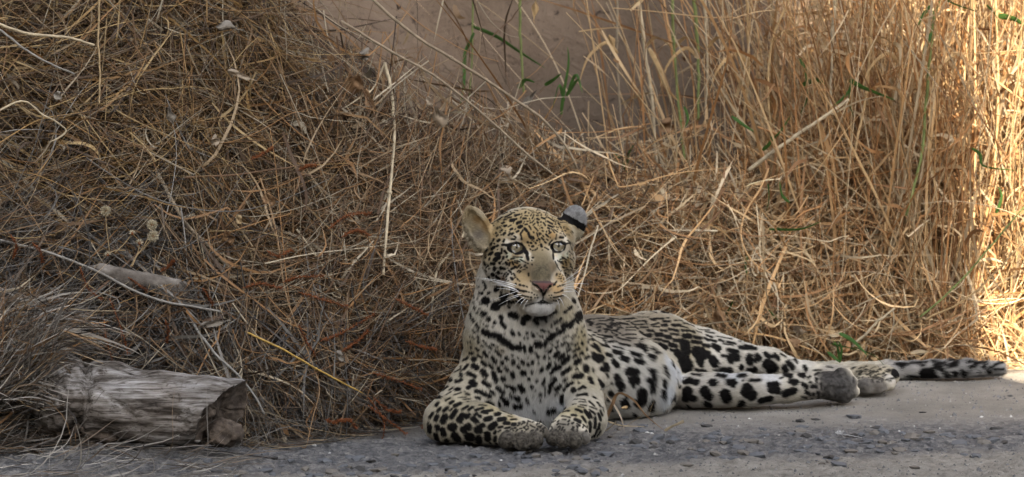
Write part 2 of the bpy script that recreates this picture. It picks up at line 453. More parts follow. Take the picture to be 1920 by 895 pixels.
# --- head
def he(u, v, w_, ru, rv, rw, k, sign=1, M=None): ell(hl(u, v, w_), (ru * .001, rv * .001, rw * .001), k, HM if M is None else M, sign)
def hc(a, ra, b, rb, k): cone(hl(*a), ra * .001, hl(*b), rb * .001, k)
he(0, 9, -78, 72, 50, 76, .02)
hc((0, 22, -40), 36, (0, 10, -90), 44, .02)
for s in (-1, 1):
    he(s * 52, -38, -66, 36, 42, 44, .02)        # cheek ruff
    he(s * 44, -22, -34, 28, 30, 26, .016)       # cheekbone
    he(s * 31, 20, -19, 25, 11, 17, .010)        # brow
    he(s * 58, 12, -60, 24, 26, 34, .016)        # temple
    he(s * 41, 0, -24, 23, 18, 22, .008)         # eye mound
hc((0, 0, -26), 22, (0, -50, 22), 19, .012)
for s in (-1, 1):
    he(s * 24, -32, -8, 18, 26, 24, .02)
hc((0, -50, 20), 17, (0, -62, 34), 14, .008)
he(0, -66, 37, 21, 12, 13, .006)
for s in (-1, 1):
    he(s * 24, -81, 19, 27, 20, 23, .007)        # whisker pads
    he(s * 34, -70, -6, 24, 26, 30, .014)
he(0, -92, -30, 48, 30, 44, .02)
he(0, -108, 12, 31, 15, 20, .010)
# ears
for (c_, ax, n_, ra, rb, rc, off) in (
        ((-98, 27, -66), (-.50, .87, 0), (-.35, .05, .93), 46, 23, 16, 8),
        ((85, 31, -72), (.34, .94, -.05), (.60, -.30, -.50), 34, 27, 17, 7)):
    M = hframe(n_, ax)
    ell(hl(*c_), (rb * .001, ra * .001, rc * .001), .010, M)
    c2 = hl(*c_) + M[2] * off * .001
    ell(c2, ((rb - 6) * .001, (ra - 6) * .001, (rc - 2.5) * .001), .003, M, -1)
# carve eye openings, nostrils, mouth
for s in (-1, 1):
    M = hframe((s * .12, 0, 1), (s * .16, 1, 0))
    ell(hl(s * 41, -.9, -2), (.0152, .0080, .012), .002, M, -1)
    ell(hl(s * 13, -66.5, 47), (.0062, .0036, .007), .002, hframe((0, 0, 1), (-s * .45, 1, 0)), -1)
mouth = [((0, -80, 46), (0, -96, 40)), ((0, -96, 40), (-22, -101, 32)), ((0, -96, 40), (22, -101, 32)), ((-22, -101, 32), (-46, -96, 8)), ((22, -101, 32), (46, -96, 8))]
for a, b in mouth:
    PR.append(('c', hl(*a), .0022, hl(*b), .0022, .003, -1))
# creases between the toes
def crease(x1, y1, Y1, x2, y2, Y2, r_=.0036): PR.append(('c', pc(x1, y1, Y1), r_, pc(x2, y2, Y2), r_, .003, -1))
crease(966, 806, -.026, 965, 846, -.052, .0048); crease(992, 804, -.030, 992, 848, -.056, .0048); crease(1012, 802, -.018, 1013, 842, -.040, .0040)
crease(1046, 806, -.016, 1046, 844, -.040, .0040); crease(1066, 802, -.022, 1066, 846, -.048, .0050); crease(1088, 806, -.016, 1089, 842, -.034, .0040)
crease(1634, 702, .705, 1637, 740, .690, .005); crease(1656, 702, .715, 1658, 736, .705, .004)
crease(1560, 714, .560, 1606, 708, .575, .004); crease(1562, 729, .556, 1606, 726, .575, .004); crease(1562, 745, .556, 1602, 744, .575, .004); crease(1562, 712, .556, 1562, 748, .556, .003)

def sd_prim(p, pr):
    if pr[0] == 'c':
        _, a, ra, b, rb, k, s = pr
        ba = b - a; t = np.clip(((p - a) @ ba) / (ba @ ba), 0, 1)
        return np.linalg.norm(p - a - t[:, None] * ba, axis=1) - (ra + (rb - ra) * t)
    _, c_, rad, M, _0, k, s = pr
    q = (p - c_) @ M.T
    k0 = np.linalg.norm(q / rad, axis=1); k1 = np.linalg.norm(q / (rad * rad), axis=1)
    return k0 * (k0 - 1.0) / np.maximum(k1, 1e-9)

def bounds(pr):
    if pr[0] == 'c':
        r_ = max(pr[2], pr[4]); lo = np.minimum(pr[1], pr[3]) - r_; hi = np.maximum(pr[1], pr[3]) + r_
    else:
        r_ = max(pr[2]); lo = pr[1] - r_; hi = pr[1] + r_
    m = pr[5] * 1.0 + .012
    return lo - m, hi + m

def smin(a, b, k):
    h = np.maximum(k - np.abs(a - b), 0) / k
    return np.minimum(a, b) - h * h * k * .25

def combine(D, d, pr):
    k = pr[5]
    return smin(D, d, k) if pr[6] > 0 else -smin(-D, d, k)

def sdf(p):
    D = np.full(len(p), .05)
    for pr in PR:
        lo, hi = bounds(pr)
        m = np.all((p > lo) & (p < hi), axis=1)
        if m.any():
            D[m] = combine(D[m], sd_prim(p[m], pr), pr)
    return -smin(-D, p[:, 2] - .001, .012)

def polygonise():
    h = .004
    lo = np.array((-.20, -.075, -.008)); hi = np.array((.99, 1.16, .50))
    n = np.ceil((hi - lo) / h).astype(int) + 1
    D = np.full(n, .05, np.float32)
    ax = [lo[i] + h * np.arange(n[i]) for i in range(3)]
    for pr in PR:
        a, b = bounds(pr)
        i0 = np.clip(np.floor((a - lo) / h).astype(int), 0, n - 1); i1 = np.clip(np.ceil((b - lo) / h).astype(int) + 1, 1, n)
        sl = tuple(slice(i0[i], i1[i]) for i in range(3))
        g = np.stack(np.meshgrid(*[ax[i][sl[i]] for i in range(3)], indexing='ij'), -1).reshape(-1, 3)
        d = sd_prim(g, pr)
        D[sl] = combine(D[sl].ravel().astype(float), d, pr).reshape(D[sl].shape)
    zz = ax[2][None, None, :]
    D = -smin(-D, np.broadcast_to(zz - .001, D.shape), .012)
    # naive surface nets
    S = D < 0
    sub = [S[i:i + n[0] - 1, j:j + n[1] - 1, k:k + n[2] - 1] for i in (0, 1) for j in (0, 1) for k in (0, 1)]
    cnt = sum(s_.astype(np.int8) for s_ in sub)
    act = (cnt > 0) & (cnt < 8)
    idx = np.full(act.shape, -1, np.int64); ci = np.argwhere(act); idx[act] = np.arange(len(ci))
    acc = np.zeros((len(ci), 3)); num = np.zeros(len(ci))
    cor = np.array([(i, j, k) for i in (0, 1) for j in (0, 1) for k in (0, 1)])
    dv = np.stack([D[ci[:, 0] + c[0], ci[:, 1] + c[1], ci[:, 2] + c[2]] for c in cor], 1)
    for a in range(8):
        for b in range(a + 1, 8):
            if np.abs(cor[a] - cor[b]).sum() != 1: continue
            m = (dv[:, a] < 0) != (dv[:, b] < 0)
            t = np.where(m, dv[:, a] / np.where(m, dv[:, a] - dv[:, b], 1), 0)
            pt = cor[a] + t[:, None] * (cor[b] - cor[a])
            acc += np.where(m[:, None], pt, 0); num += m
    V = lo + h * (ci + acc / num[:, None])
    Q = []
    for axis in range(3):
        o1, o2 = [(1, 2), (2, 0), (0, 1)][axis]
        A = np.moveaxis(S, axis, 0)
        s0 = np.take(S, range(0, n[axis] - 1), axis); s1 = np.take(S, range(1, n[axis]), axis)
        e = np.argwhere(s0 != s1)
        e = e[(e[:, o1] > 0) & (e[:, o2] > 0) & (e[:, o1] < n[o1] - 1) & (e[:, o2] < n[o2] - 1)]
        inside = s0[tuple(e.T)]
        def at(a, b):
            c = e.copy(); c[:, o1] -= a; c[:, o2] -= b
            return idx[tuple(c.T)]
        q = np.stack([at(1, 1), at(0, 1), at(0, 0), at(1, 0)], 1)
        q[~inside] = q[~inside][:, ::-1]
        Q.append(q)
    Q = np.concatenate(Q); Q = Q[(Q >= 0).all(1)]
    return V, np.concatenate([Q[:, [0, 1, 2]], Q[:, [0, 2, 3]]])

def refine(V, F, want):
    """split every edge longer than want(midpoint), conforming"""
    E = np.sort(np.concatenate([F[:, [0, 1]], F[:, [1, 2]], F[:, [2, 0]]]), 1)
    key = E[:, 0] * len(V) + E[:, 1]
    uk, inv = np.unique(key, return_inverse=True)
    ea, eb = uk // len(V), uk % len(V)
    mid = (V[ea] + V[eb]) / 2
    spl = np.linalg.norm(V[ea] - V[eb], axis=1) > want(mid)
    nid = np.full(len(uk), -1); nid[spl] = len(V) + np.arange(spl.sum())
    V2 = np.concatenate([V, mid[spl]])
    m = len(F); e3 = nid[inv].reshape(3, m).T
    out = []
    c = (e3 >= 0).sum(1)
    out.append(F[c == 0])
    f, e = F[c == 3], e3[c == 3]
    out += [np.stack([f[:, 0], e[:, 0], e[:, 2]], 1), np.stack([f[:, 1], e[:, 1], e[:, 0]], 1), np.stack([f[:, 2], e[:, 2], e[:, 1]], 1), e]
    for r_ in range(3):
        i, j, k = r_, (r_ + 1) % 3, (r_ + 2) % 3
        m1 = (c == 1) & (e3[:, i] >= 0); f, e = F[m1], e3[m1]
        out += [np.stack([f[:, i], e[:, i], f[:, k]], 1), np.stack([e[:, i], f[:, j], f[:, k]], 1)]
        m2 = (c == 2) & (e3[:, i] < 0); f, e = F[m2], e3[m2]   # edge i (i-j) is whole
        out += [np.stack([f[:, k], e[:, k], e[:, j]], 1), np.stack([f[:, i], f[:, j], e[:, j]], 1), np.stack([f[:, i], e[:, j], e[:, k]], 1)]
    return V2, np.concatenate(out)

def project(V, it=2):
    for _ in range(it):
        d = sdf(V); e = 4e-4
        g = np.stack([sdf(V + np.eye(3)[i] * e) - d for i in range(3)], 1) / e
        g2 = np.maximum((g * g).sum(1), .2)
        V = V - g * np.clip(d / g2, -.003, .003)[:, None]
    return V

LV, LF = polygonise()
LV = project(LV, 2)
def want(m):
    w_ = np.full(len(m), .02)
    hd = (m - HO) @ HM.T * 1000
    w_[(np.abs(hd[:, 0]) < 110) & (hd[:, 1] > -130) & (hd[:, 1] < 80) & (hd[:, 2] > -90)] = .0018
    w_[(m[:, 1] < .12) & (m[:, 0] > -.06) & (m[:, 2] < .09)] = .0026
    return w_
for _ in range(2): LV, LF = refine(LV, LF, want)
LV = project(LV, 2)
def vnormals(V, F):
    fn = np.cross(V[F[:, 1]] - V[F[:, 0]], V[F[:, 2]] - V[F[:, 0]])
    N = np.zeros_like(V)
    for i in range(3): np.add.at(N, F[:, i], fn)
    return N / np.maximum(np.linalg.norm(N, axis=1), 1e-12)[:, None]
# caked, clumped fur on the feet
_px, _py, _d = proj(LV)
_foot = np.clip(1 - np.minimum.reduce([np.hypot((_px - x) / rx, (_py - y) / ry) for x, y, rx, ry in ((978, 826, 50, 26), (1064, 824, 44, 26), (1580, 725, 36, 40), (1640, 722, 42, 22))]) ** 4, 0, 1)
LN = vnormals(LV, LF)
LV = LV + LN * (_foot * (vnoise(LV, 130, 55) * .0022 + vnoise(LV, 320, 56) * .0014))[:, None]
LV[:, 2] = np.maximum(LV[:, 2], .0005)
LN = vnormals(LV, LF)
# ---------------------------------------------------------------- coat pattern
# spots traced as short strokes (x1, y1, x2, y2, half width) in enlarged frames of the photograph; each is
# fixed to the body surface in 3-D
FR = {
'F1': (885, 380, 8.727, """525,190,575,165,18 550,240,640,190,16 650,175,690,165,14 415,245,440,225,18 465,275,500,250,20 530,290,560,280,14 590,255,640,240,14 710,215,770,195,20 640,295,680,290,28 700,280,725,270,18 740,340,800,320,22 770,405,810,395,24 500,345,525,330,16 540,390,560,380,20 590,400,640,370,8 630,440,655,430,20 705,440,715,430,10 735,480,760,465,16 415,440,430,420,12 480,465,500,450,12 515,520,540,500,18 600,530,625,505,16 655,520,670,505,16 390,510,405,495,10 410,550,430,530,12 345,625,360,600,14 425,630,450,610,18 515,640,530,610,16 310,690,325,660,14 405,715,425,700,16 330,760,365,730,22 240,780,260,760,18 300,840,330,820,24 400,850,440,840,30 485,830,490,760,14 415,770,420,770,10 370,670,372,670,8 650,600,700,600,14 690,550,720,570,12 750,135,700,130,10 820,110,880,105,10 880,150,870,170,14 960,135,1000,140,10 1060,125,1110,125,10 870,215,910,220,12 840,265,880,260,16 800,235,805,235,10 905,310,920,305,10 870,360,900,355,12 935,385,965,440,10 860,420,900,470,20 925,500,950,560,20 960,560,965,575,20 1000,570,1010,590,16 1010,485,1012,490,12 985,260,1000,240,10 980,330,1010,300,10 1000,370,1030,340,10 1020,400,1060,440,8 1060,215,1080,215,14 1065,270,1090,280,16 1070,320,1080,330,16 1125,320,1130,320,12 1145,250,1190,265,16 1170,330,1200,375,12 1130,370,1130,370,10 1140,410,1150,415,14 1150,460,1165,470,12 1160,540,1175,560,10 1140,580,1170,610,14 1090,590,1110,610,14 1060,620,1070,620,14 1040,660,1045,665,16 960,660,970,665,14 910,650,915,655,14 985,720,1000,715,18 930,700,935,710,10 950,760,960,770,10 1130,690,1140,720,16 1070,745,1060,765,10 1040,770,1030,780,10 985,785,1000,780,8 1100,500,1110,530,10 1060,500,1080,560,8 1120,500,1130,520,8
1250,245,1330,300,16 1240,310,1310,350,16 1250,375,1320,400,16 1240,415,1270,430,14 1260,460,1270,490,14 1210,520,1250,560,12 1260,510,1290,490,12 1220,600,1240,615,10 1260,680,1310,620,10 1190,640,1210,660,12 1260,700,1270,690,8 1190,735,1250,770,8 1360,355,1370,355,10 1410,340,1430,360,14 1380,400,1390,410,8 1440,390,1460,420,8 1500,400,1500,420,8 1300,430,1350,490,10 1340,440,1400,480,8 1470,470,1490,480,8 1500,510,1530,550,10 1440,570,1490,575,16 1560,620,1590,640,8 1600,700,1640,760,8 1170,160,1240,185,7 1290,215,1360,240,8
835,450,795,520,14 795,520,815,600,13 1385,520,1370,600,6
560,690,640,670,15 640,670,720,653,15 720,653,800,680,18 800,680,845,740,24 845,740,900,840,28 600,700,640,790,12 640,790,720,832,13 720,832,810,815,22 560,700,610,690,20 500,690,560,690,16
1340,690,1400,653,12 1400,653,1470,645,14 1470,645,1530,680,22 1515,690,1505,760,20 1505,760,1440,815,14 1440,815,1350,815,11 1343,690,1325,780,14 1325,780,1328,870,14 1530,680,1580,660,12 535,790,570,830,16"""),
'EAR': (887, 381, 8.727, """1425,260,1425,262,46 1600,300,1600,305,18 1430,318,1560,332,9"""),
'F2': (885, 480, 8.727, """230,20,240,10,16 290,60,300,30,14 380,60,395,50,34 440,20,440,10,34 510,40,520,20,20 570,20,575,5,16 210,90,230,130,20 320,125,365,125,22 455,115,458,118,20 265,140,275,160,14 370,200,372,220,26 230,220,240,240,16 345,300,348,300,32 440,265,445,270,24 400,325,450,355,20 470,200,540,210,20 540,210,480,180,16 560,110,575,130,20 620,110,610,160,12 605,240,640,270,14 660,100,680,140,14 700,110,750,120,12 640,220,700,190,16 700,180,720,180,18 740,200,790,150,12 800,200,815,185,12 750,260,770,240,12 780,275,800,250,8 860,170,880,150,12 900,190,905,200,10 680,290,700,320,14 590,300,595,300,16 650,370,660,380,20 700,360,720,350,6 280,340,320,400,20 200,400,220,420,16 230,440,245,500,16 110,500,130,490,12 70,500,75,520,14 400,540,420,530,36 500,520,560,520,20 140,600,180,595,26 285,580,300,580,20 480,580,490,585,16 580,620,590,625,24 500,660,540,670,46 640,540,700,560,20 640,590,720,610,22 700,640,760,690,26 760,690,820,730,30 620,740,680,745,26 740,740,800,760,30 230,720,240,720,56 45,630,50,650,18 40,740,45,755,18 55,830,58,840,24 145,840,148,845,20 100,690,102,700,14 390,810,400,820,60 440,760,540,745,34 600,820,620,830,20
715,460,720,465,14 780,475,795,480,16 835,485,855,495,14 895,505,905,510,12 720,545,760,550,18 770,560,800,570,16 825,575,850,580,16 875,580,890,585,14 920,592,935,597,10 975,605,985,608,8 1015,632,1020,634,7 1060,643,1062,643,6 790,635,850,655,10 860,655,880,665,8 900,665,925,672,9 960,675,975,680,8 1030,685,1035,687,7 1075,680,1078,680,5 860,715,930,725,9 965,720,968,722,7 740,375,750,385,14 775,410,785,415,10 925,290,930,320,14 1385,290,1380,320,10 980,140,985,145,12 990,30,1000,30,16 975,75,978,75,10
1455,415,1458,418,9 1400,505,1410,500,9 1435,490,1440,490,11 1475,480,1480,475,12 1500,475,1502,470,10 1345,605,1380,605,10 1400,600,1430,590,12 1450,580,1490,560,12 1260,650,1263,650,6 1300,645,1303,645,6 1285,685,1287,685,7 1330,680,1350,678,8 1370,675,1420,665,9 1440,660,1500,650,10 1330,725,1333,725,6 1370,730,1380,728,8 1410,720,1450,710,10 1390,750,1400,740,8
1400,80,1490,130,12 1430,90,1480,100,12 1520,80,1530,110,12 1480,180,1500,190,12 1610,140,1600,170,12 1625,180,1640,210,10 1530,230,1550,210,8 1520,270,1530,290,8 1560,310,1565,300,8 1640,60,1650,90,10 1560,20,1570,30,8 1650,20,1665,40,12 1360,90,1390,160,8 1390,170,1430,230,7 1640,240,1645,240,8
640,50,700,40,12 680,20,820,25,8 700,80,790,95,8 900,0,920,60,22 1330,0,1335,50,14 790,60,880,110,6 1470,20,1540,60,8 1440,60,1500,40,6"""),
'NOSE': (885, 480, 8.727, """955,410,1000,460,12 1000,460,1070,490,20 1070,490,1130,560,16 1130,560,1165,640,22 1385,415,1350,470,12 1350,470,1270,500,20 1270,500,1215,560,16 1215,560,1180,630,20 1165,640,1160,715,12 1160,730,1100,760,16 1100,760,1000,780,11 1000,780,880,810,11 1160,730,1230,760,14 1230,760,1310,780,11 1310,780,1400,830,8 1100,765,1230,768,20"""),
'F3': (860, 560, 7.46, """380,15,390,20,50 220,40,225,60,16 235,120,238,125,24 310,120,314,122,16 270,185,272,188,18 175,210,180,260,22 355,200,362,205,42 215,285,220,300,28 425,280,428,285,32 500,110,520,110,44 550,80,620,55,38 720,40,740,45,30 590,250,600,270,30 600,280,600,330,24 500,330,510,335,22 600,340,650,390,26 735,220,790,230,46 790,225,810,250,40 265,360,285,390,24 355,345,360,350,14 395,375,410,385,14 320,300,322,302,10 210,430,235,460,16 275,440,278,445,16 480,390,485,392,12
360,460,450,500,44 450,500,560,520,40 560,520,620,580,46 620,580,700,630,42 700,630,760,680,40 830,680,850,690,40 860,610,870,680,14 915,660,930,740,22 1010,680,1010,730,32 1095,630,1130,640,46 1210,600,1200,660,24 1260,560,1310,510,44 1340,490,1360,490,30 1400,480,1460,430,34 1470,370,1560,360,46 1580,330,1620,290,34 1650,240,1700,200,44 1660,320,1720,240,30
920,280,970,260,44 900,330,905,340,36 1060,300,1100,350,26 1100,260,1200,260,36 1220,310,1222,315,18 1270,230,1350,165,22 1590,10,1610,25,30 1470,180,1500,160,24 1530,130,1560,110,26 1655,105,1658,108,14 1590,200,1592,200,10 1340,340,1430,280,24 1300,350,1290,390,10 1550,245,1552,245,10 1380,400,1360,430,14 745,470,765,500,26 840,480,855,510,18 640,480,650,485,12 955,480,960,490,20 915,540,918,545,14 965,550,967,555,18 1040,515,1045,520,26 1150,440,1210,455,16 1250,455,1258,465,14 1130,515,1180,535,12 1095,480,1098,485,10 1020,470,1022,475,10
275,525,290,540,20 205,520,225,545,14 160,520,165,525,12 130,600,135,610,12 170,590,175,600,12 280,585,290,595,18 350,580,400,640,16 400,640,460,690,14 320,650,340,660,16 180,670,183,675,18 250,690,275,715,24 470,630,490,650,18 540,660,550,670,12 610,715,625,735,16 520,720,590,790,20 165,755,200,760,24 360,750,395,790,26 430,740,435,745,14 275,790,320,815,22 110,850,130,830,24 205,850,225,850,34 480,820,520,870,28 665,820,685,845,24 750,790,752,795,16 350,885,370,890,20 600,890,610,890,20 765,880,770,885,28 830,825,834,828,14 890,875,900,885,28 1035,870,1030,885,24 970,815,972,815,10 1075,750,1080,755,18 1105,805,1110,810,26 1190,820,1200,800,20 1260,740,1290,705,24 1265,825,1268,822,14 1345,800,1390,750,32 1410,830,1455,780,30 1300,645,1305,640,14 1360,685,1380,660,18 1380,600,1390,590,18 1440,640,1490,605,20 1510,730,1550,695,22 1500,670,1580,610,16 1600,720,1680,690,22 1620,640,1650,610,18 1450,550,1520,510,12 1570,540,1640,480,14 1480,840,1530,810,32 1600,805,1630,785,26 1700,765,1720,755,26 1720,615,1722,620,26 1785,590,1795,595,18 1780,690,1785,710,20 1660,530,1670,525,14 1730,510,1750,490,14 1700,455,1710,455,14 1645,420,1650,410,12 1720,400,1740,370,12 1640,870,1690,850,26 1760,830,1810,805,24 1200,730,1250,690,6"""),
'F4': (820, 660, 7.46, """385,240,430,180,24 380,110,430,80,24 290,205,340,195,16 260,280,310,255,20 190,370,205,400,30 335,310,340,330,28 270,400,275,420,24 310,410,345,390,26 510,200,550,220,42 640,145,670,180,34 735,185,770,215,28 900,130,920,165,22 860,220,885,265,30 960,215,985,250,24 1060,130,1068,150,28 1130,195,1140,205,24 1195,135,1198,145,26 1270,160,1273,170,24 1335,130,1330,140,24 1415,145,1420,150,16 440,300,520,340,34 640,270,670,330,42 780,290,800,320,30 800,350,815,390,40 925,360,930,370,38 1050,300,1060,330,34 1195,285,1205,290,42 1320,270,1330,275,20 490,430,510,450,50 430,500,450,490,28 650,420,720,465,36 840,500,920,560,34 740,540,790,580,24 960,465,1040,485,26 1040,485,1080,530,30 1160,480,1195,530,40 1275,375,1280,390,24 1320,475,1325,490,26 1390,395,1392,405,22 1460,240,1450,260,28 1470,440,1490,400,22 1500,360,1490,420,14
540,550,620,560,30 620,570,730,620,32 540,635,590,645,22 700,710,760,740,40 860,700,865,740,22 900,630,950,680,36 950,680,970,710,42 1020,600,1040,615,20 1100,625,1140,650,34 1245,650,1260,670,22 1270,705,1272,708,18 1090,760,1160,755,42 1440,580,1445,600,24 1340,610,1343,612,12 1440,670,1443,672,14 1350,820,1353,825,24 1370,530,1372,535,12 100,530,140,490,30 180,530,220,500,16 130,600,190,560,14 260,530,310,520,24 380,550,440,590,10 240,600,330,570,12 400,590,450,600,14 120,680,180,650,14 300,640,400,635,10 370,665,460,660,12 430,700,540,700,16 590,740,680,750,10 30,620,40,640,34"""),
'F6': (780, 740, 7.46, """480,120,520,100,22 540,160,620,125,26 730,100,840,105,16 880,145,980,155,8 400,220,440,185,26 310,230,340,190,22 280,150,310,120,24 480,215,500,205,18 650,210,720,165,22 740,215,790,180,22 830,220,930,190,20 500,310,560,230,34 380,370,410,310,42 275,350,305,300,30 200,310,240,260,24 165,400,175,385,14 610,350,650,300,44 640,290,720,300,34 620,400,640,390,18 700,320,740,280,24 820,290,850,260,22 800,340,840,370,38 880,300,895,310,24 920,240,1060,220,22 950,260,1000,260,16 1110,275,1160,270,28 1180,225,1330,275,12 970,350,1040,330,34 1160,350,1240,340,32 1290,300,1340,310,8 1330,350,1400,345,14 500,450,520,450,56 300,450,305,470,38 670,490,730,450,50 880,440,940,430,30 860,490,880,500,50 1040,460,1100,420,42 1150,460,1210,450,16 1240,400,1290,400,28 1260,470,1310,460,18 1350,420,1380,420,26 1440,400,1450,402,16 190,440,190,500,34 370,490,390,550,38 110,500,115,560,34 195,600,200,640,50 280,560,300,630,38 540,570,580,620,50 430,640,520,670,34 730,590,760,590,56 680,660,770,680,24 870,610,870,650,46 860,700,920,705,14 995,560,1000,610,46 1095,540,1110,520,20 1110,600,1100,640,26 1120,690,1100,720,20 1150,520,1180,500,12 1180,570,1210,540,12 1030,670,1035,680,14 90,630,110,660,16 1500,380,1510,380,16 1570,370,1600,380,10 1710,375,1730,380,26 1600,430,1660,460,12 1560,440,1570,450,10"""),
'F7': (980, 740, 7.46, """780,10,900,10,12 730,70,870,75,12 790,100,880,105,10 700,140,740,130,10 810,145,890,155,10 780,170,850,180,10 580,240,640,225,22 500,250,520,245,10 750,210,820,240,26 690,285,740,290,20 550,300,660,320,14 560,345,600,350,10 740,350,800,380,28 440,350,490,340,12 410,395,460,395,8 830,310,880,380,20 870,230,930,310,30 930,250,960,320,20 930,100,1000,160,14 940,170,1030,200,12 1040,110,1080,160,16 980,30,1020,50,16 940,220,1010,270,18 1080,220,1110,290,16 1060,270,1090,350,22 1010,330,1010,450,30 940,390,940,500,28 1070,410,1060,480,24 1040,480,1000,570,20 1090,500,1050,560,16 960,590,1000,560,18 850,420,880,450,14 760,410,800,430,12 510,410,600,420,10 940,560,960,540,10 1110,180,1130,230,10"""),
'F5': (1000, 660, 7.46, """410,130,470,85,36 590,150,630,120,40 200,220,230,160,28 120,230,110,250,24 290,240,350,200,40 250,290,280,260,24 400,290,500,225,28 590,245,610,240,20 725,210,735,250,42 570,345,670,330,38 640,345,650,340,30 730,80,750,70,24 570,55,590,45,24 660,15,680,15,24 820,240,830,270,20 780,370,810,420,34 420,390,460,370,22 300,150,310,155,16 220,80,225,80,16 150,60,155,70,16 60,60,65,65,24 240,370,290,340,12 215,560,235,450,22 235,450,300,390,30 310,510,370,465,28 420,530,470,470,24 470,470,540,430,26 560,530,570,540,36 640,520,690,490,24 700,480,720,500,20 635,435,638,438,14 620,610,740,590,18 590,665,720,670,12 300,590,340,560,12 400,620,400,690,34 160,470,160,620,8 100,590,105,600,22 100,665,103,670,14
840,10,850,30,16 880,70,930,90,36 900,110,905,130,20 1020,30,1070,50,30 1000,10,1010,12,14 1110,130,1160,190,36 1130,10,1190,20,26 1230,90,1280,110,40 1000,200,1010,220,50 940,230,980,250,34 1020,310,1025,340,20 930,430,960,460,40 900,380,920,420,24 930,500,935,510,20 1340,20,1450,50,30 1400,110,1500,150,34 1430,130,1470,130,36 1310,270,1400,280,54 1360,390,1420,400,56 1370,450,1380,470,30 1150,350,1170,390,46 1200,460,1210,500,50 1160,440,1170,460,30 1075,430,1080,435,20 1600,60,1660,80,34 1640,110,1650,120,24 1690,15,1710,20,18 1600,250,1650,260,26 1650,280,1650,330,44 1590,380,1640,400,42 1640,420,1640,520,44 1780,210,1800,240,24 1820,290,1830,320,24 1790,380,1800,450,24 1790,540,1780,600,26 1490,560,1490,640,66 1420,680,1460,720,46 1060,560,1080,590,34 1030,640,1040,680,20 1240,680,1270,730,50 1270,610,1280,620,24 1640,690,1620,780,44 1780,770,1800,800,24 1060,770,1070,800,24 1380,850,1400,860,30"""),
'F8': (1080, 570, 7.46, """250,210,390,205,8 320,240,430,240,8 300,285,410,290,10 480,200,600,220,16 580,175,640,175,8 650,150,800,160,10 850,140,930,145,8 660,215,800,210,16 150,250,220,275,18 440,320,480,325,18 500,270,560,290,14 610,270,720,290,16 580,330,640,340,10 700,330,820,330,8 690,370,820,370,8 690,430,830,430,10 800,255,960,240,10 960,260,980,280,16 820,295,930,295,8 860,190,1000,190,8 890,330,1000,330,10 1000,370,1070,380,16 890,390,930,410,14 930,440,1030,440,20 1040,215,1210,210,14 1060,230,1100,235,10 1210,245,1310,250,12 1040,300,1150,270,10 1070,320,1160,325,8 1200,300,1260,300,16 1180,370,1260,380,12 1300,350,1420,380,14 1110,430,1190,435,22 1250,460,1310,470,22 1090,495,1180,500,12 1200,520,1280,525,12 970,500,1030,520,10 1350,300,1450,300,16 1450,310,1560,340,8 1320,420,1430,430,12 1370,510,1480,510,18 1480,370,1640,390,14 1500,270,1630,310,12 1370,235,1480,240,8 1510,450,1580,450,26 1640,460,1730,480,18 1620,530,1740,540,18 1310,570,1390,590,22 1080,550,1130,570,16 1160,570,1250,610,24 1170,600,1190,630,20 1520,580,1530,640,50 1480,590,1500,600,20 1320,640,1360,660,16 1400,680,1430,710,36 1680,670,1740,680,50 1700,740,1830,710,36 1720,790,1730,790,40 1500,790,1530,860,60 1740,855,1745,860,20 1780,580,1850,590,20 1790,480,1850,510,14 1680,380,1740,400,10 1700,350,1850,370,10
220,480,340,570,8 340,570,440,600,14 270,460,370,490,8 370,490,420,580,14 370,450,480,470,18 440,530,540,530,14 580,485,620,500,12 640,500,740,520,10 690,480,820,490,8 510,595,640,630,10 600,560,720,590,16 820,590,880,570,18 880,600,940,640,30 880,570,900,590,20 1030,630,1080,650,14 1080,690,1120,690,14 210,580,240,600,14 250,580,310,640,20 310,640,330,670,10 230,690,250,700,16 260,740,340,760,36 300,790,300,800,20 510,660,610,690,22"""),
'F9': (1160, 660, 7.46, """600,210,600,260,20 630,290,630,320,20 600,400,610,480,20 570,530,590,620,20 780,380,800,440,24 830,490,860,490,26 800,280,850,275,16 900,110,920,200,48 880,150,970,190,30 1130,190,1140,185,20 1300,110,1340,150,52 1320,170,1330,180,40 1060,250,1200,270,24 1020,320,1140,330,20 1440,260,1540,250,36 1350,250,1360,255,12 1540,230,1560,280,20 1700,210,1705,220,34 1370,335,1470,350,26 1660,330,1750,350,22 920,420,1100,420,30 980,395,1080,440,34 890,370,930,360,10 1290,430,1340,440,44 1510,430,1610,430,40 1580,440,1590,460,40 1730,400,1735,403,14 960,550,950,620,60 1000,640,1040,650,44 920,650,940,660,40 1190,540,1220,590,60 1250,620,1260,630,50 1470,590,1500,640,66 1440,570,1500,560,34 1210,720,1250,740,44 960,750,1060,770,24 1600,760,1720,710,40 1780,560,1850,600,70"""),
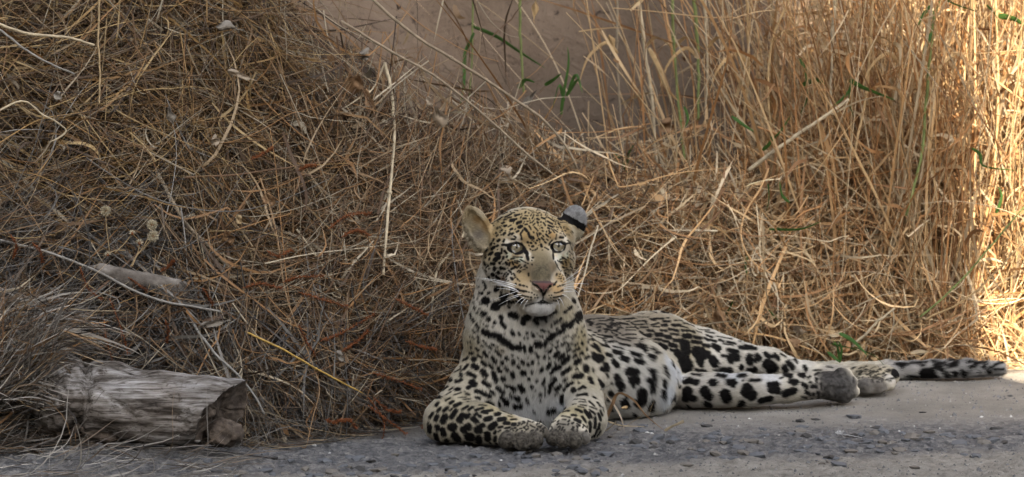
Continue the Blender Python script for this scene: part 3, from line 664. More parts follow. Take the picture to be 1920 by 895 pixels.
'F10': (1310, 590, 7.46, """90,240,200,265,12 100,290,190,320,14 250,305,450,345,10 100,340,230,375,18 280,355,340,375,16 390,385,500,405,18 340,410,470,430,12 80,430,120,440,22 210,440,270,470,36 250,500,270,510,20 410,500,520,520,30 320,575,350,580,20 420,590,520,600,46 430,640,460,640,36 560,380,740,405,12 570,460,780,480,26 640,450,720,460,30 20,500,30,600,40 70,560,110,580,34 190,630,220,680,52 20,705,22,708,20 300,770,400,770,34 430,760,420,800,20 210,775,250,780,14 20,790,90,800,18 550,870,620,860,24 580,735,585,740,36 690,790,770,770,40 690,600,710,660,44 800,580,830,610,40 780,620,790,640,30 820,440,1000,500,12 930,550,980,590,30 1060,560,1110,630,24 1010,590,1060,590,20 960,690,1030,740,60 960,730,990,800,34 1130,545,1210,590,14 1190,740,1210,780,40 1250,670,1310,740,34 1330,630,1370,670,20 1190,830,1290,850,24 1480,730,1500,770,26 1420,840,1450,840,36 250,860,330,880,24"""),
'F11': (1400, 660, 7.46, """40,400,170,395,22 300,460,420,450,34 330,520,420,540,50 0,500,60,620,60 180,680,320,650,40 520,590,650,540,46 460,370,500,360,14 540,320,600,340,34 610,410,690,420,36 650,460,680,460,20 780,300,790,340,30 720,290,722,292,10 850,370,880,340,16 880,420,890,430,18 950,320,1000,295,18 970,370,970,420,20 780,450,830,490,32 910,480,970,490,26 1030,370,1050,380,18 1040,440,1050,480,24 820,560,870,590,26 990,570,1010,590,24 920,580,930,600,18 1070,280,1130,260,12 940,255,1040,255,12 1120,210,1190,220,10 760,630,820,640,14 900,650,960,670,14 1100,370,1110,400,16 1160,330,1180,350,30 1130,550,1150,580,20
1460,245,1500,230,14 1520,280,1540,275,12 1570,240,1590,235,12 1640,250,1680,255,14 1730,240,1790,215,8 1740,275,1770,270,12 1810,280,1830,275,12 1570,320,1580,320,18 1720,325,1740,325,10 1790,330,1800,335,14 1750,380,1760,420,14"""),
'F12': (1640, 640, 6.68, """250,370,340,330,26 260,400,390,400,50 330,310,320,340,20 600,400,700,390,46 700,420,760,430,20 550,310,600,310,14 750,320,830,350,26 900,320,1000,300,20 960,390,1000,400,24 1080,380,1120,400,24 1180,330,1240,310,18 1210,290,1370,275,16 1370,300,1350,330,20 1540,270,1570,280,16 1500,300,1480,350,14 1270,350,1300,380,8 1600,350,1620,360,12 1100,430,1400,420,10 1400,380,1440,380,16 240,300,380,300,16 420,290,640,275,12 700,270,860,300,16 400,420,520,430,14 860,380,900,420,20 1150,280,1230,275,14 900,270,1040,275,10"""),
}
leo_bvh = BVHTree.FromPolygons(LV.tolist(), LF.tolist())
def on_body(px, py):
    """surface point of the body under a photograph pixel (nearest one if the ray just misses)"""
    d = AX_F + AX_R * ((px - 960) / FPX) + AX_U * ((447.5 - py) / FPX)
    hit = leo_bvh.ray_cast(Vector(CAM), Vector(d).normalized(), 30)
    if hit[0] is not None: return np.array(hit[0])
    q = P(px, py, .15 if px < 1140 else (.5 if px < 1500 else .75))
    return np.array(leo_bvh.find_nearest(Vector(q))[0])

STK = []
for nm, (ox, oy, sc_, txt) in FR.items():
    for t in txt.split():
        x1, y1, x2, y2, hw = map(float, t.split(','))
        a = on_body(ox + x1 / sc_, oy + y1 / sc_); b = on_body(ox + x2 / sc_, oy + y2 / sc_)
        if np.linalg.norm(a - b) > .06 and abs(a[1] - b[1]) > .04: b = a
        STK.append((a, b, max(hw / sc_, 1.15) * {'F1': 1.32, 'F2': 1.30, 'EAR': 1.2, 'NOSE': 1.1, 'F12': 1.36, 'F8': 1.85, 'F10': 1.32, 'F3': 1.18, 'F4': 1.15}.get(nm, 1.22) * (((a - CAM) @ AX_F) / FPX), nm))

def spot_mask(p):
    """0..1 darkness of the printed spots at surface points p"""
    M = np.zeros(len(p)); NR = np.full(len(p), 1.0)
    order = np.argsort(p[:, 0]); xs = p[order, 0]
    wob = vnoise(p, 260, 3) * .0009 + vnoise(p, 700, 4) * .0005
    for a, b, r_, nm in STK:
        mg = .030
        i0 = np.searchsorted(xs, min(a[0], b[0]) - r_ - mg); i1 = np.searchsorted(xs, max(a[0], b[0]) + r_ + mg)
        ii = order[i0:i1]
        q = p[ii]
        k = (np.abs(q[:, 2] - (a[2] + b[2]) / 2) < abs(a[2] - b[2]) / 2 + r_ + mg) & (np.abs(q[:, 1] - (a[1] + b[1]) / 2) < abs(a[1] - b[1]) / 2 + r_ + .05)
        ii = ii[k]
        if not len(ii): continue
        q = p[ii]; ba = b - a; L2 = ba @ ba
        t = np.clip(((q - a) @ ba) / L2, 0, 1) if L2 > 1e-12 else np.zeros(len(q))
        v = q - a - t[:, None] * ba
        al = v @ AX_F
        pe = np.sqrt(np.maximum((v * v).sum(1) - al * al * .88, 0))
        fine = .55 if r_ < .003 else 1.0
        d = pe - r_ + wob[ii] * fine
        e = .0009 if nm in ('F1', 'F2', 'NOSE', 'EAR') else .0014
        M[ii] = np.maximum(M[ii], np.clip(.5 - d / (2 * e), 0, 1))
        NR[ii] = np.minimum(NR[ii], np.maximum(d, 0))
    return M, NR

# small dense flecks between the traced ones on forehead, cheeks and below the eyes
_r = np.random.default_rng(19)
for bx0, by0, bx1, by1, n_f, rr, ang in ((975, 398, 1036, 442, 60, 1.25, 1.2), (1028, 400, 1070, 440, 26, 1.2, -.8), (925, 398, 975, 445, 16, 1.4, .6), (996, 440, 1034, 470, 26, 1.1, 1.2), (952, 482, 990, 508, 34, 1.25, -.3), (1045, 484, 1078, 525, 40, 1.2, .5), (1052, 448, 1080, 480, 14, 1.1, -1), (905, 470, 960, 530, 22, 1.6, .8), (890, 520, 950, 575, 16, 1.5, 1.0), (985, 390, 1040, 402, 14, 1.2, 0), (930, 792, 1020, 812, 34, 1.9, .6), (1032, 790, 1102, 810, 30, 1.9, 1.0), (1598, 688, 1676, 716, 44, 2.0, .3), (1530, 696, 1575, 750, 26, 2.6, .8), (1100, 596, 1250, 640, 60, 2.6, 0)):
    done = 0
    for _ in range(n_f * 6):
        if done >= n_f: break
        x_, y_ = _r.uniform(bx0, bx1), _r.uniform(by0, by1); q = on_body(x_, y_)
        gapd = min((np.linalg.norm((a + b) / 2 - q) - r_ - np.linalg.norm(a - b) / 2) for a, b, r_, nm in STK)
        if gapd < .0016: continue
        a_ = ang + _r.normal(0, .4); l_ = _r.uniform(.5, 2.4) * (2.2 if rr > 1.8 else 1)
        STK.append((q, on_body(x_ + math.cos(a_) * l_, y_ - math.sin(a_) * l_), rr * _r.uniform(.75, 1.15) / 1000, 'F1')); done += 1

# scattered spots where nothing was traced (sides the photograph does not show)
_M, _NR = spot_mask(LV)
cand = np.where((_NR > .018) & (LV[:, 2] > .012))[0]
hdl = (LV - HO) @ HM.T * 1000
cand = cand[~((hdl[cand, 0] > -175) & (hdl[cand, 0] < 150) & (hdl[cand, 1] > -130) & (hdl[cand, 2] > -115))]
_px, _py, _ = proj(LV[cand]); cand = cand[~((_px > 1505) & (_px < 1700)) & ~((_px > 925) & (_px < 1110) & (_py > 790))]
rng.shuffle(cand)
kept = []
for i in cand[:9000]:
    p_ = LV[i]
    if all((p_[0] - q[0]) ** 2 + (p_[1] - q[1]) ** 2 + (p_[2] - q[2]) ** 2 > .021 ** 2 for q in kept):
        kept.append(p_)
        r_ = rng.uniform(.004, .0075); off = rng.normal(0, .004, 3); off[2] *= .5
        STK.append((p_, p_ + off, r_, 'X'))

# base tints: (px, py, radius px, rgb, strength)
WHITE = (.68, .65, .595); CREAM = (.56, .49, .37); OCHRE = (.42, .32, .165); TAN = (.36, .28, .17); GREY = (.33, .30, .27); MUD = (.050, .044, .036)
SPOTC = np.array((.0075, .0068, .0065))
TINT = [  # head
 (990, 405, 34, (.40, .34, .21), 1.6), (940, 420, 26, (.40, .34, .21), 1.3), (1045, 420, 26, (.40, .33, .20), 1.3), (1000, 440, 26, (.38, .30, .17), 1.4),
 (920, 480, 22, (.42, .38, .28), 1), (925, 520, 24, (.50, .49, .46), 1.4), (905, 550, 24, WHITE, 1), (1072, 500, 16, (.47, .43, .34), 1), (1072, 475, 14, (.47, .45, .40), .8),
 (962, 445, 6, (.44, .42, .38), 1.6), (1056, 443, 7, (.46, .44, .40), 1.6), (955, 480, 4, (.62, .64, .52), 2.6), (966, 486, 4, (.62, .66, .56), 2.6), (976, 487, 4, (.62, .66, .56), 2.6), (1050, 484, 4, (.62, .64, .52), 2.6), (1062, 479, 4, (.62, .64, .52), 2.6), (990, 477, 4, (.68, .64, .56), 5), (996, 486, 4, (.62, .56, .44), 4), (1040, 476, 3.5, (.62, .54, .40), 4), (1043, 488, 4, (.66, .64, .58), 4), (950, 455, 5, (.60, .56, .48), 3), (968, 449, 6, (.60, .56, .48), 3), (1060, 448, 6, (.60, .56, .48), 3),
 (985, 440, 6, (.42, .31, .15), 2), (1035, 440, 6, (.42, .29, .14), 2),
 (965, 490, 10, (.36, .26, .12), 1.4), (1062, 492, 10, (.38, .29, .15), 1.4),
 (1012, 486, 15, (.150, .120, .070), 3.5), (1017, 506, 16, (.068, .056, .034), 6.0), (1017, 519, 12, (.095, .078, .048), 4), (996, 500, 8, (.16, .12, .075), 2.5), (1036, 500, 8, (.16, .12, .075), 2.5),
 (980, 522, 12, (.40, .33, .215), 2), (1052, 522, 9, (.42, .33, .20), 2), (1042, 543, 10, (.46, .33, .175), 2), (985, 540, 12, (.42, .35, .25), 1.6), (995, 556, 14, (.50, .45, .36), 2), (1035, 558, 12, (.50, .44, .34), 2),
 (943, 522, 6, (.30, .17, .12), 1.5),
 (1008, 577, 15, (.50, .50, .50), 3), (1030, 576, 11, (.50, .50, .50), 2.4), (1010, 591, 15, (.16, .15, .14), 3), (985, 596, 12, (.42, .36, .28), 1.2), (945, 575, 14, (.36, .32, .26), 1.2), (1055, 570, 12, (.42, .37, .28), 1),
 # ears
 (880, 400, 14, (.43, .38, .27), 1.5), (895, 412, 7, (.38, .26, .12), 2), (912, 424, 9, (.40, .28, .14), 2), (885, 425, 12, (.42, .39, .31), 2), (895, 440, 9, (.16, .14, .12), 1.6), (895, 462, 14, (.35, .33, .28), 1.5), (925, 440, 8, (.44, .35, .21), 1.5),
 (1090, 400, 5, (.45, .36, .22), 2.4), (1085, 420, 8, (.45, .36, .22), 2.4), (1062, 412, 9, (.42, .33, .18), 2), (1078, 440, 12, (.52, .47, .36), 2), (1060, 430, 8, (.45, .35, .20), 2),
 # neck, chest
 (890, 600, 28, (.50, .48, .42), 1), (880, 650, 26, (.42, .37, .26), 1), (960, 610, 36, WHITE, 1), (1060, 580, 18, (.47, .42, .31), 1.2), (1090, 640, 20, (.46, .40, .26), 1.3), (980, 660, 50, (.50, .49, .46), 1.4),
 (940, 655, 10, (.44, .38, .26), .8), (1010, 720, 44, (.55, .55, .53), 1.6), (1000, 770, 40, (.52, .54, .57), 1.5), (1060, 765, 12, (.60, .66, .74), 2), (1035, 760, 12, (.55, .58, .62), 1.4), (860, 700, 36, (.48, .44, .35), 1), (1090, 710, 24, (.48, .44, .33), 1.2),
 (860, 760, 34, (.42, .38, .28), 1.2), (830, 800, 34, (.40, .365, .29), 1.4), (900, 800, 34, (.40, .37, .30), 1.4), (920, 765, 16, (.44, .38, .23), 1.3), (955, 785, 12, (.45, .38, .24), 1.3), (1075, 770, 22, (.46, .41, .27), 1.4), (1120, 790, 20, (.44, .41, .34), 1.2),
 (953, 828, 15, MUD, 20), (980, 830, 17, MUD, 20), (1003, 825, 16, MUD, 20), (1015, 803, 11, (.13, .115, .092), 5), (975, 803, 12, (.20, .175, .13), 3), (1000, 800, 10, (.20, .175, .13), 3), (1060, 803, 14, (.14, .125, .10), 4), (1040, 820, 15, MUD, 20), (1060, 825, 16, MUD, 20), (1082, 822, 14, (.060, .054, .044), 14), (1098, 822, 8, (.10, .092, .08), 8), (1060, 800, 12, (.21, .19, .155), 2),
 # body
 (1130, 605, 40, (.17, .145, .115), 4), (1180, 600, 40, (.21, .18, .135), 4), (1240, 605, 34, (.26, .22, .16), 3), (1170, 632, 20, (.24, .21, .17), 2.5), (1290, 625, 26, (.33, .29, .21), 2), (1120, 655, 18, (.45, .40, .29), 1.2), (1180, 690, 40, (.55, .54, .51), 1.6), (1200, 740, 40, (.57, .57, .56), 1.8),
 (1255, 690, 18, (.60, .63, .68), 2), (1245, 740, 18, (.60, .64, .70), 2), (1270, 700, 12, (.55, .58, .63), 1.5), (1380, 670, 50, (.55, .53, .49), 1.6), (1285, 655, 12, (.44, .37, .24), 1.2), (1320, 655, 12, (.44, .37, .24), 1),
 (1370, 704, 18, (.60, .62, .66), 1.6), (1440, 710, 16, (.60, .62, .66), 1.6), (1330, 735, 30, (.50, .48, .45), 1.4), (1430, 735, 30, (.50, .48, .45), 1.4), (1500, 685, 18, (.58, .57, .54), 1.6), (1510, 715, 18, (.46, .44, .40), 1.4), (1290, 760, 20, (.36, .34, .31), 1),
 (1530, 735, 14, (.22, .20, .18), 1.6), (1562, 705, 15, (.040, .037, .035), 22), (1577, 725, 16, (.036, .034, .032), 24), (1580, 745, 16, (.04, .037, .035), 20), (1598, 720, 9, (.08, .075, .07), 10), (1550, 740, 12, (.06, .055, .05), 9),
 (1640, 695, 26, (.36, .32, .24), 1.8), (1625, 722, 12, (.07, .064, .058), 12), (1650, 725, 12, (.10, .09, .08), 8), (1670, 705, 12, (.40, .39, .37), 2),
 (1560, 695, 14, (.40, .38, .36), 1), (1700, 690, 26, (.30, .29, .28), 3), (1770, 690, 30, (.25, .245, .24), 3), (1830, 690, 30, (.20, .197, .195), 3), (1880, 690, 16, (.22, .22, .22), 3)]
TP = np.array([on_body(t[0], t[1]) for t in TINT]); TR = np.array([t[2] * ((on_body(t[0], t[1]) - CAM) @ AX_F) / FPX for t in TINT]); TC = np.array([t[3] for t in TINT]); _br = TC.max(1, keepdims=True); TC = np.where(_br > .3, TC * np.array((.86, .84, .80)), TC)
_hd = np.array([t[1] < 560 for t in TINT])[:, None]; TC = np.where(_hd & (_br > .2) & (_br < .5), TC * np.array((.86, .78, .66)), TC); TS = np.array([t[4] for t in TINT])

def base_tint(p, n):
    W = np.full(len(p), .10); A = np.tile(np.array((.46, .42, .34)), (len(p), 1)) * .10
    for i in range(len(TINT)):
        d2 = ((p - TP[i]) ** 2).sum(1) / (TR[i] ** 2)
        m = d2 < 7
        g = TS[i] * np.exp(-d2[m] * 1.1)
        W[m] += g; A[m] += g[:, None] * TC[i]
    c = A / W[:, None]
    return c

nose_a, nose_b = on_body(1008, 531), on_body(1032, 531); nose_c = on_body(1019, 545)
hd0 = None
def coat(p, n):
    c = base_tint(p, n)
    c *= (1 + .10 * vnoise(p, 150, 11) + .10 * vnoise(p, 600, 12))[:, None]
    # brighter rust halo of the rosettes on back and flank is in the tints; dirt on the toes
    mud = np.exp(-np.abs(c - np.array(MUD)).sum(1) / .09)
    c *= (1 + mud * .85 * vnoise(p, 330, 14) + mud * .45 * vnoise(p, 900, 15))[:, None]
    M, _ = spot_mask(p)
    M = M * (1 - .75 * mud)
    c = c * (1 - M)[:, None] + SPOTC * M[:, None]
    # pink nose leather with a grey upper rim
    h = (p - HO) @ HM.T * 1000
    px, py, _d = proj(p)
    tri = (py > 527) & (py < 549) & (np.abs(px - 1019) < 21 - (py - 530) * .80) & (h[:, 2] > 30)
    tri &= M < .35
    c[tri] = np.array((.14, .062, .055)); rim = tri & (py < 531.5); c[rim] = np.array((.075, .052, .05))
    mid = tri & (np.abs(px - 1019.5) < 1.0) & (py > 536); c[mid] = np.array((.10, .04, .04))
    # back of the turned ear: pale tip, black band
    ec_ = hl(85, 31, -72); ea = HM.T @ np.array((.34, .94, -.05)); ea /= np.linalg.norm(ea)
    q = p - ec_; t = q @ ea; on = (np.linalg.norm(q, axis=1) < .046) & (h[:, 0] > 60) & ((n @ HM[2] > .05) | (t > .012))
    tt_ = t + .18 * (q @ HM[0]) + .0012 * vnoise(p, 420, 17)
    up = on & (tt_ > .0105); c[up] = np.array((.215, .212, .208)) * (1 + .35 * vnoise(p[up], 300, 18))[:, None]
    bd = on & (tt_ > -.0025) & (tt_ <= .0105); c[bd] = SPOTC
    # rims of the eye openings
    for s in (-1, 1):
        e = ((p - hl(s * 41, 0, -4)) @ HM.T) / np.array((.0170, .0108, .03))
        k = (e ** 2).sum(1) < 1
        c[k] = SPOTC
    return np.clip(c, .004, .9)
# ---------------------------------------------------------------- skin mesh and fur strands
# fur lie: (px, py, dx, dy (up positive), depth component, length mm)
FLOW = [(1010, 440, 0, 1, .5, 3), (985, 400, -.3, .6, 1, 4), (1040, 400, .5, .6, 1, 4), (960, 445, -.9, .3, .5, 3), (1056, 445, .9, .3, .5, 3), (1010, 490, 0, 1, .6, 3), (1018, 515, 0, 1, .4, 2.5),
 (985, 515, -.9, .2, .6, 4), (1048, 515, .9, .2, .6, 4), (975, 545, -1, -.3, .6, 3.5), (1050, 550, 1, -.3, .6, 3.5), (1000, 558, -.7, -.7, .2, 4), (1030, 558, .7, -.7, .2, 4), (1010, 582, 0, -1, .2, 11), (1030, 578, .3, -1, .2, 10), (985, 582, -.3, -1, .2, 10),
 (940, 480, -.9, -.4, .8, 4.5), (925, 520, -.6, -.9, .6, 6.5), (1072, 490, .8, -.5, .8, 6), (1070, 520, .5, -.9, .6, 8), (905, 560, -.2, -1, .3, 11), (1065, 560, .3, -1, .3, 10),
 (960, 600, 0, -1, .1, 10), (1040, 600, .2, -1, .1, 10), (890, 640, -.1, -1, .2, 10), (985, 650, 0, -1, 0, 10), (1085, 640, .15, -1, .2, 11), (1000, 710, 0, -1, 0, 11), (1000, 770, .1, -1, 0, 15), (920, 700, -.3, -1, 0, 12), (860, 720, -.5, -1, 0, 9), (1080, 710, .3, -1, 0, 11),
 (860, 760, -.3, -.8, -.3, 8), (830, 800, -.2, -.8, 0, 8), (890, 800, 1, -.15, -.5, 7), (940, 800, 1, -.25, -.5, 6), (975, 810, .2, -.9, -.6, 3), (955, 830, .1, -1, -.2, 2), (980, 832, .1, -1, -.2, 2), (1005, 828, .1, -1, -.2, 2), (1045, 828, 0, -1, -.2, 2), (1065, 830, 0, -1, -.2, 2), (1088, 828, 0, -1, -.2, 2), (1090, 770, .2, -.9, -.5, 7), (1065, 802, -.2, -.8, -.6, 3), (1115, 800, .2, -.9, 0, 7),
 (872, 396, -.3, .8, .2, 6), (886, 415, -.9, .2, -.4, 10), (890, 430, -.9, .1, -.4, 12), (895, 462, -.6, -.7, -.2, 12), (915, 425, -.7, .6, 0, 6), (1072, 390, .2, 1, .2, 6), (1086, 430, .6, -.6, 0, 9), (1080, 448, .5, -.9, -.1, 13), (1060, 410, .3, .9, .3, 5),
 (1150, 600, 1, .1, 1, 7), (1250, 610, 1, -.1, .8, 8), (1130, 660, .9, -.4, .4, 10), (1180, 700, .9, -.4, .2, 16), (1200, 760, .8, -.8, 0, 18), (1240, 690, .9, -.3, 0, 20), (1245, 745, .8, -.8, 0, 26), (1330, 640, 1, -.3, .4, 8), (1380, 670, 1, -.2, .1, 12), (1450, 680, 1, -.3, .1, 10),
 (1300, 735, 1, -.1, 0, 11), (1400, 735, 1, -.1, 0, 11), (1350, 704, 1, 0, .1, 13), (1500, 690, 1, -.3, .1, 8), (1500, 725, 1, 0, 0, 8), (1560, 710, 1, -.2, 0, 5), (1580, 740, .8, -.4, 0, 2.2), (1575, 715, .8, -.2, 0, 2.2), (1595, 725, .8, -.2, 0, 2.2), (1640, 700, 1, -.2, -.2, 6), (1650, 722, .8, -.6, -.2, 3), (1625, 722, .8, -.6, -.2, 2.5),
 (1600, 690, 1, .05, .1, 12), (1700, 692, 1, .05, .1, 17), (1800, 692, 1, .05, .1, 18), (1880, 690, 1, .0, .1, 15)]
FP = np.array([on_body(f[0], f[1]) for f in FLOW])
FD = np.array([AX_R * f[2] + AX_U * f[3] + AX_F * f[4] for f in FLOW]); FD /= np.linalg.norm(FD, axis=1)[:, None]
FL = np.array([f[5] for f in FLOW]) * .001
def fur_field(p):
    D = np.zeros_like(p); L = np.zeros(len(p)); W = np.zeros(len(p))
    for i in range(len(FLOW)):
        d2 = ((p - FP[i]) ** 2).sum(1) + 1e-5
        g = 1 / (d2 * d2)
        D += g[:, None] * FD[i]; L += g * FL[i]; W += g
    return D / np.maximum(np.linalg.norm(D, axis=1), 1e-9)[:, None], L / W

leo = empty('leopard', (0.02, .2, 0))
tag(leo, 'spotted leopard lying on the road edge with head raised and front paws together', 'leopard')
skin_col = coat(LV, LN)
skin_mat = attr_mat('leopard_skin', .85, .12)
body = fast_mesh('body', LV - np.array(leo.location), LF, skin_mat, leo, True, skin_col)

fa, fb, fc = LV[LF[:, 0]], LV[LF[:, 1]], LV[LF[:, 2]]
ar = .5 * np.linalg.norm(np.cross(fb - fa, fc - fa), axis=1)
cen = (fa + fb + fc) / 3; fn = np.cross(fb - fa, fc - fa); fn /= np.maximum(np.linalg.norm(fn, axis=1), 1e-12)[:, None]
vis = ((CAM - cen) * fn).sum(1) / np.linalg.norm(CAM - cen, axis=1)
hc_ = (cen - HO) @ HM.T * 1000
ishead = (np.abs(hc_[:, 0]) < 135) & (hc_[:, 1] > -130) & (hc_[:, 2] > -120)
wgt = ar * np.where(vis > -.15, 1.0, .18) * np.where(ishead, 4.0, 1.0) * (cen[:, 2] > .004)
lum = None
NH = FUR_COUNT
pick = rng.choice(len(LF), NH, p=wgt / wgt.sum())
u1, u2 = rng.random(NH), rng.random(NH); fl = u1 + u2 > 1; u1[fl] = 1 - u1[fl]; u2[fl] = 1 - u2[fl]
bw = np.stack([1 - u1 - u2, u1, u2], 1)
root = (LV[LF[pick]] * bw[:, :, None]).sum(1); nrm = (LN[LF[pick]] * bw[:, :, None]).sum(1)
nrm /= np.maximum(np.linalg.norm(nrm, axis=1), 1e-9)[:, None]
# keep the nose leather, eyelids, mouth line and pads bare
hr = (root - HO) @ HM.T * 1000; rpx, rpy, _d = proj(root)
bare = (rpy > 525) & (rpy < 556) & (np.abs(rpx - 1019) < 25 - (rpy - 528) * .75) & (hr[:, 2] > 28)
for s in (-1, 1):
    e = ((root - hl(s * 41, 0, -4)) @ HM.T) / np.array((.0185, .0135, .03)); bare |= (e ** 2).sum(1) < 1
keep = ~bare
keep &= ~((base_tint(root, nrm).max(1) < .17) & (rng.random(NH) < .65))
root, nrm = root[keep], nrm[keep]; n_ = len(root)
D, L = fur_field(root)
D = D - nrm * (D * nrm).sum(1)[:, None]; D /= np.maximum(np.linalg.norm(D, axis=1), 1e-9)[:, None]
side = np.cross(nrm, D)
clump = np.stack([vnoise(root, 60, 21), vnoise(root, 60, 22), vnoise(root, 60, 23)], 1)
long_ = np.clip((L - .009) / .012, 0, 1)
D = D + side * (rng.normal(0, .16, n_) + clump[:, 0] * (.20 + .5 * long_))[:, None]
L = L * rng.uniform(.6, 1.2, n_) * (1 + .35 * clump[:, 2])
lift = np.clip(.32 + .30 * long_ + rng.normal(0, .10, n_) + .12 * clump[:, 1], .1, 1.2)
lift = np.where(L < .005, lift * .75, lift)
d0 = D + nrm * lift[:, None]; d0 /= np.linalg.norm(d0, axis=1)[:, None]
d1 = D + nrm * (lift * .35)[:, None] + np.array((0, 0, -.10)); d1 /= np.linalg.norm(d1, axis=1)[:, None]
K = 4
pts = np.zeros((n_, K, 3)); pts[:, 0] = root - nrm * .0006
for k in range(1, K):
    t = (k - .5) / (K - 1)
    dd = d0 * (1 - t) + d1 * t
    pts[:, k] = pts[:, k - 1] + dd * (L / (K - 1))[:, None]
pts[:, :, 2] = np.maximum(pts[:, :, 2], .0008)
fc_ = coat(root + D * (L * .45)[:, None], nrm) * rng.uniform(.86, 1.16, n_)[:, None]
pts -= np.array(leo.location)
rad = np.zeros((n_, K)); r0 = np.where(L < .007, .00027, .00034)
for k, m in enumerate((1.0, .95, .7, .12)): rad[:, k] = r0 * m
def curves_obj(name, sizes, pos, radius, tint, mat, parent=None):
    cu = bpy.data.hair_curves.new(name)
    cu.add_curves([int(s) for s in sizes])
    cu.attributes['position'].data.foreach_set('vector', np.ascontiguousarray(pos, np.float32).ravel())
    ra = cu.attributes.get('radius') or cu.attributes.new('radius', 'FLOAT', 'POINT')
    ra.data.foreach_set('value', np.ascontiguousarray(radius, np.float32).ravel())
    ta = cu.attributes.new('tint', 'FLOAT_COLOR', 'CURVE')
    c4 = np.ones((len(sizes), 4), np.float32); c4[:, :3] = tint
    ta.data.foreach_set('color', c4.ravel())
    cu.materials.append(mat)
    o = bpy.data.objects.new(name, cu); COL.objects.link(o)
    if parent: o.parent = parent
    return o
fur_mat = attr_mat('leopard_fur', .7, .06)
fur = curves_obj('fur', [K] * n_, pts, rad, fc_, fur_mat, leo)
na = fur.data.attributes.new('lie', 'FLOAT_VECTOR', 'CURVE')          # each hair is shaded mostly as the hide it lies on
jit = rng.normal(0, .22, (n_, 3)); nn_ = nrm + jit; nn_ /= np.linalg.norm(nn_, axis=1)[:, None]
na.data.foreach_set('vector', np.ascontiguousarray(nn_, np.float32).ravel())
_nt = fur_mat.node_tree
_a = _nt.nodes.new('ShaderNodeAttribute'); _a.attribute_name = 'lie'
_g = _nt.nodes.new('ShaderNodeNewGeometry')
_m = _nt.nodes.new('ShaderNodeVectorMath'); _m.operation = 'SCALE'; _m.inputs['Scale'].default_value = .25
_nt.links.new(_g.outputs['Normal'], _m.inputs[0])
_s = _nt.nodes.new('ShaderNodeVectorMath'); _s.operation = 'ADD'; _nt.links.new(_a.outputs['Vector'], _s.inputs[0]); _nt.links.new(_m.outputs[0], _s.inputs[1])
_n = _nt.nodes.new('ShaderNodeVectorMath'); _n.operation = 'NORMALIZE'; _nt.links.new(_s.outputs[0], _n.inputs[0])
_nt.links.new(_n.outputs[0], _nt.nodes['Principled BSDF'].inputs['Normal'])

# ---------------------------------------------------------------- eyes
def revolve(name, prof, mat, parent, M, org, seg=36):
    V, F = [], []
    for r_, h_ in prof:
        for s in range(seg):
            a = 2 * math.pi * s / seg
            V.append(org + M[0] * r_ * math.cos(a) + M[1] * r_ * math.sin(a) + M[2] * h_)
    for i in range(len(prof) - 1):
        for s in range(seg):
            F.append((i * seg + s, i * seg + (s + 1) % seg, (i + 1) * seg + (s + 1) % seg, (i + 1) * seg + s))
    return mesh_obj(name, V, F, mat, parent)
ball_m, _, _b = new_mat('eye_dark', .18, .5); _b.inputs['Base Color'].default_value = (.012, .010, .009, 1)
iris_m, nt_, _b = new_mat('eye_iris', .12, .6)
tc = nt_.nodes.new('ShaderNodeTexCoord')
ln = nt_.nodes.new('ShaderNodeVectorMath'); ln.operation = 'LENGTH'
nt_.links.new(tc.outputs['Object'], ln.inputs[0])
rp = nt_.nodes.new('ShaderNodeValToRGB')
mr = nt_.nodes.new('ShaderNodeMapRange'); mr.inputs[2].default_value = .0125
nt_.links.new(ln.outputs['Value'], mr.inputs[0]); nt_.links.new(mr.outputs[0], rp.inputs[0])
el = rp.color_ramp.elements; el[0].position = .0; el[0].color = (.23, .19, .115, 1); el[1].position = 1.0; el[1].color = (.10, .085, .04, 1)
e = el.new(.30); e.color = (.255, .215, .14, 1); e = el.new(.85); e.color = (.12, .098, .055, 1)
nz = nt_.nodes.new('ShaderNodeTexNoise'); nz.inputs['Scale'].default_value = 900; nt_.links.new(tc.outputs['Object'], nz.inputs['Vector'])
mx = nt_.nodes.new('ShaderNodeMix'); mx.data_type = 'RGBA'; mx.blend_type = 'MULTIPLY'; mx.inputs[0].default_value = .35
nt_.links.new(rp.outputs[0], mx.inputs[6]); nt_.links.new(nz.outputs['Color'], mx.inputs[7]); nt_.links.new(mx.outputs[2], _b.inputs['Base Color'])
pup_m, _, _b = new_mat('eye_pupil', .1, .6); _b.inputs['Base Color'].default_value = (.006, .006, .006, 1)
cor_m, nt_, _b = new_mat('eye_cornea', .03, .5)
_b.inputs['Transmission Weight'].default_value = 1.0; _b.inputs['IOR'].default_value = 1.05
glz = nt_.nodes.new('ShaderNodeBsdfGlossy'); glz.inputs['Roughness'].default_value = .06
trn = nt_.nodes.new('ShaderNodeBsdfTransparent'); mxs = nt_.nodes.new('ShaderNodeMixShader'); mxs.inputs[0].default_value = .10
nt_.links.new(trn.outputs[0], mxs.inputs[1]); nt_.links.new(glz.outputs[0], mxs.inputs[2]); nt_.links.new(mxs.outputs[0], nt_.nodes['Material Output'].inputs['Surface'])
gaze = frame(HM.T @ np.array((.13, .06, 1.0)), (0, 0, 1))
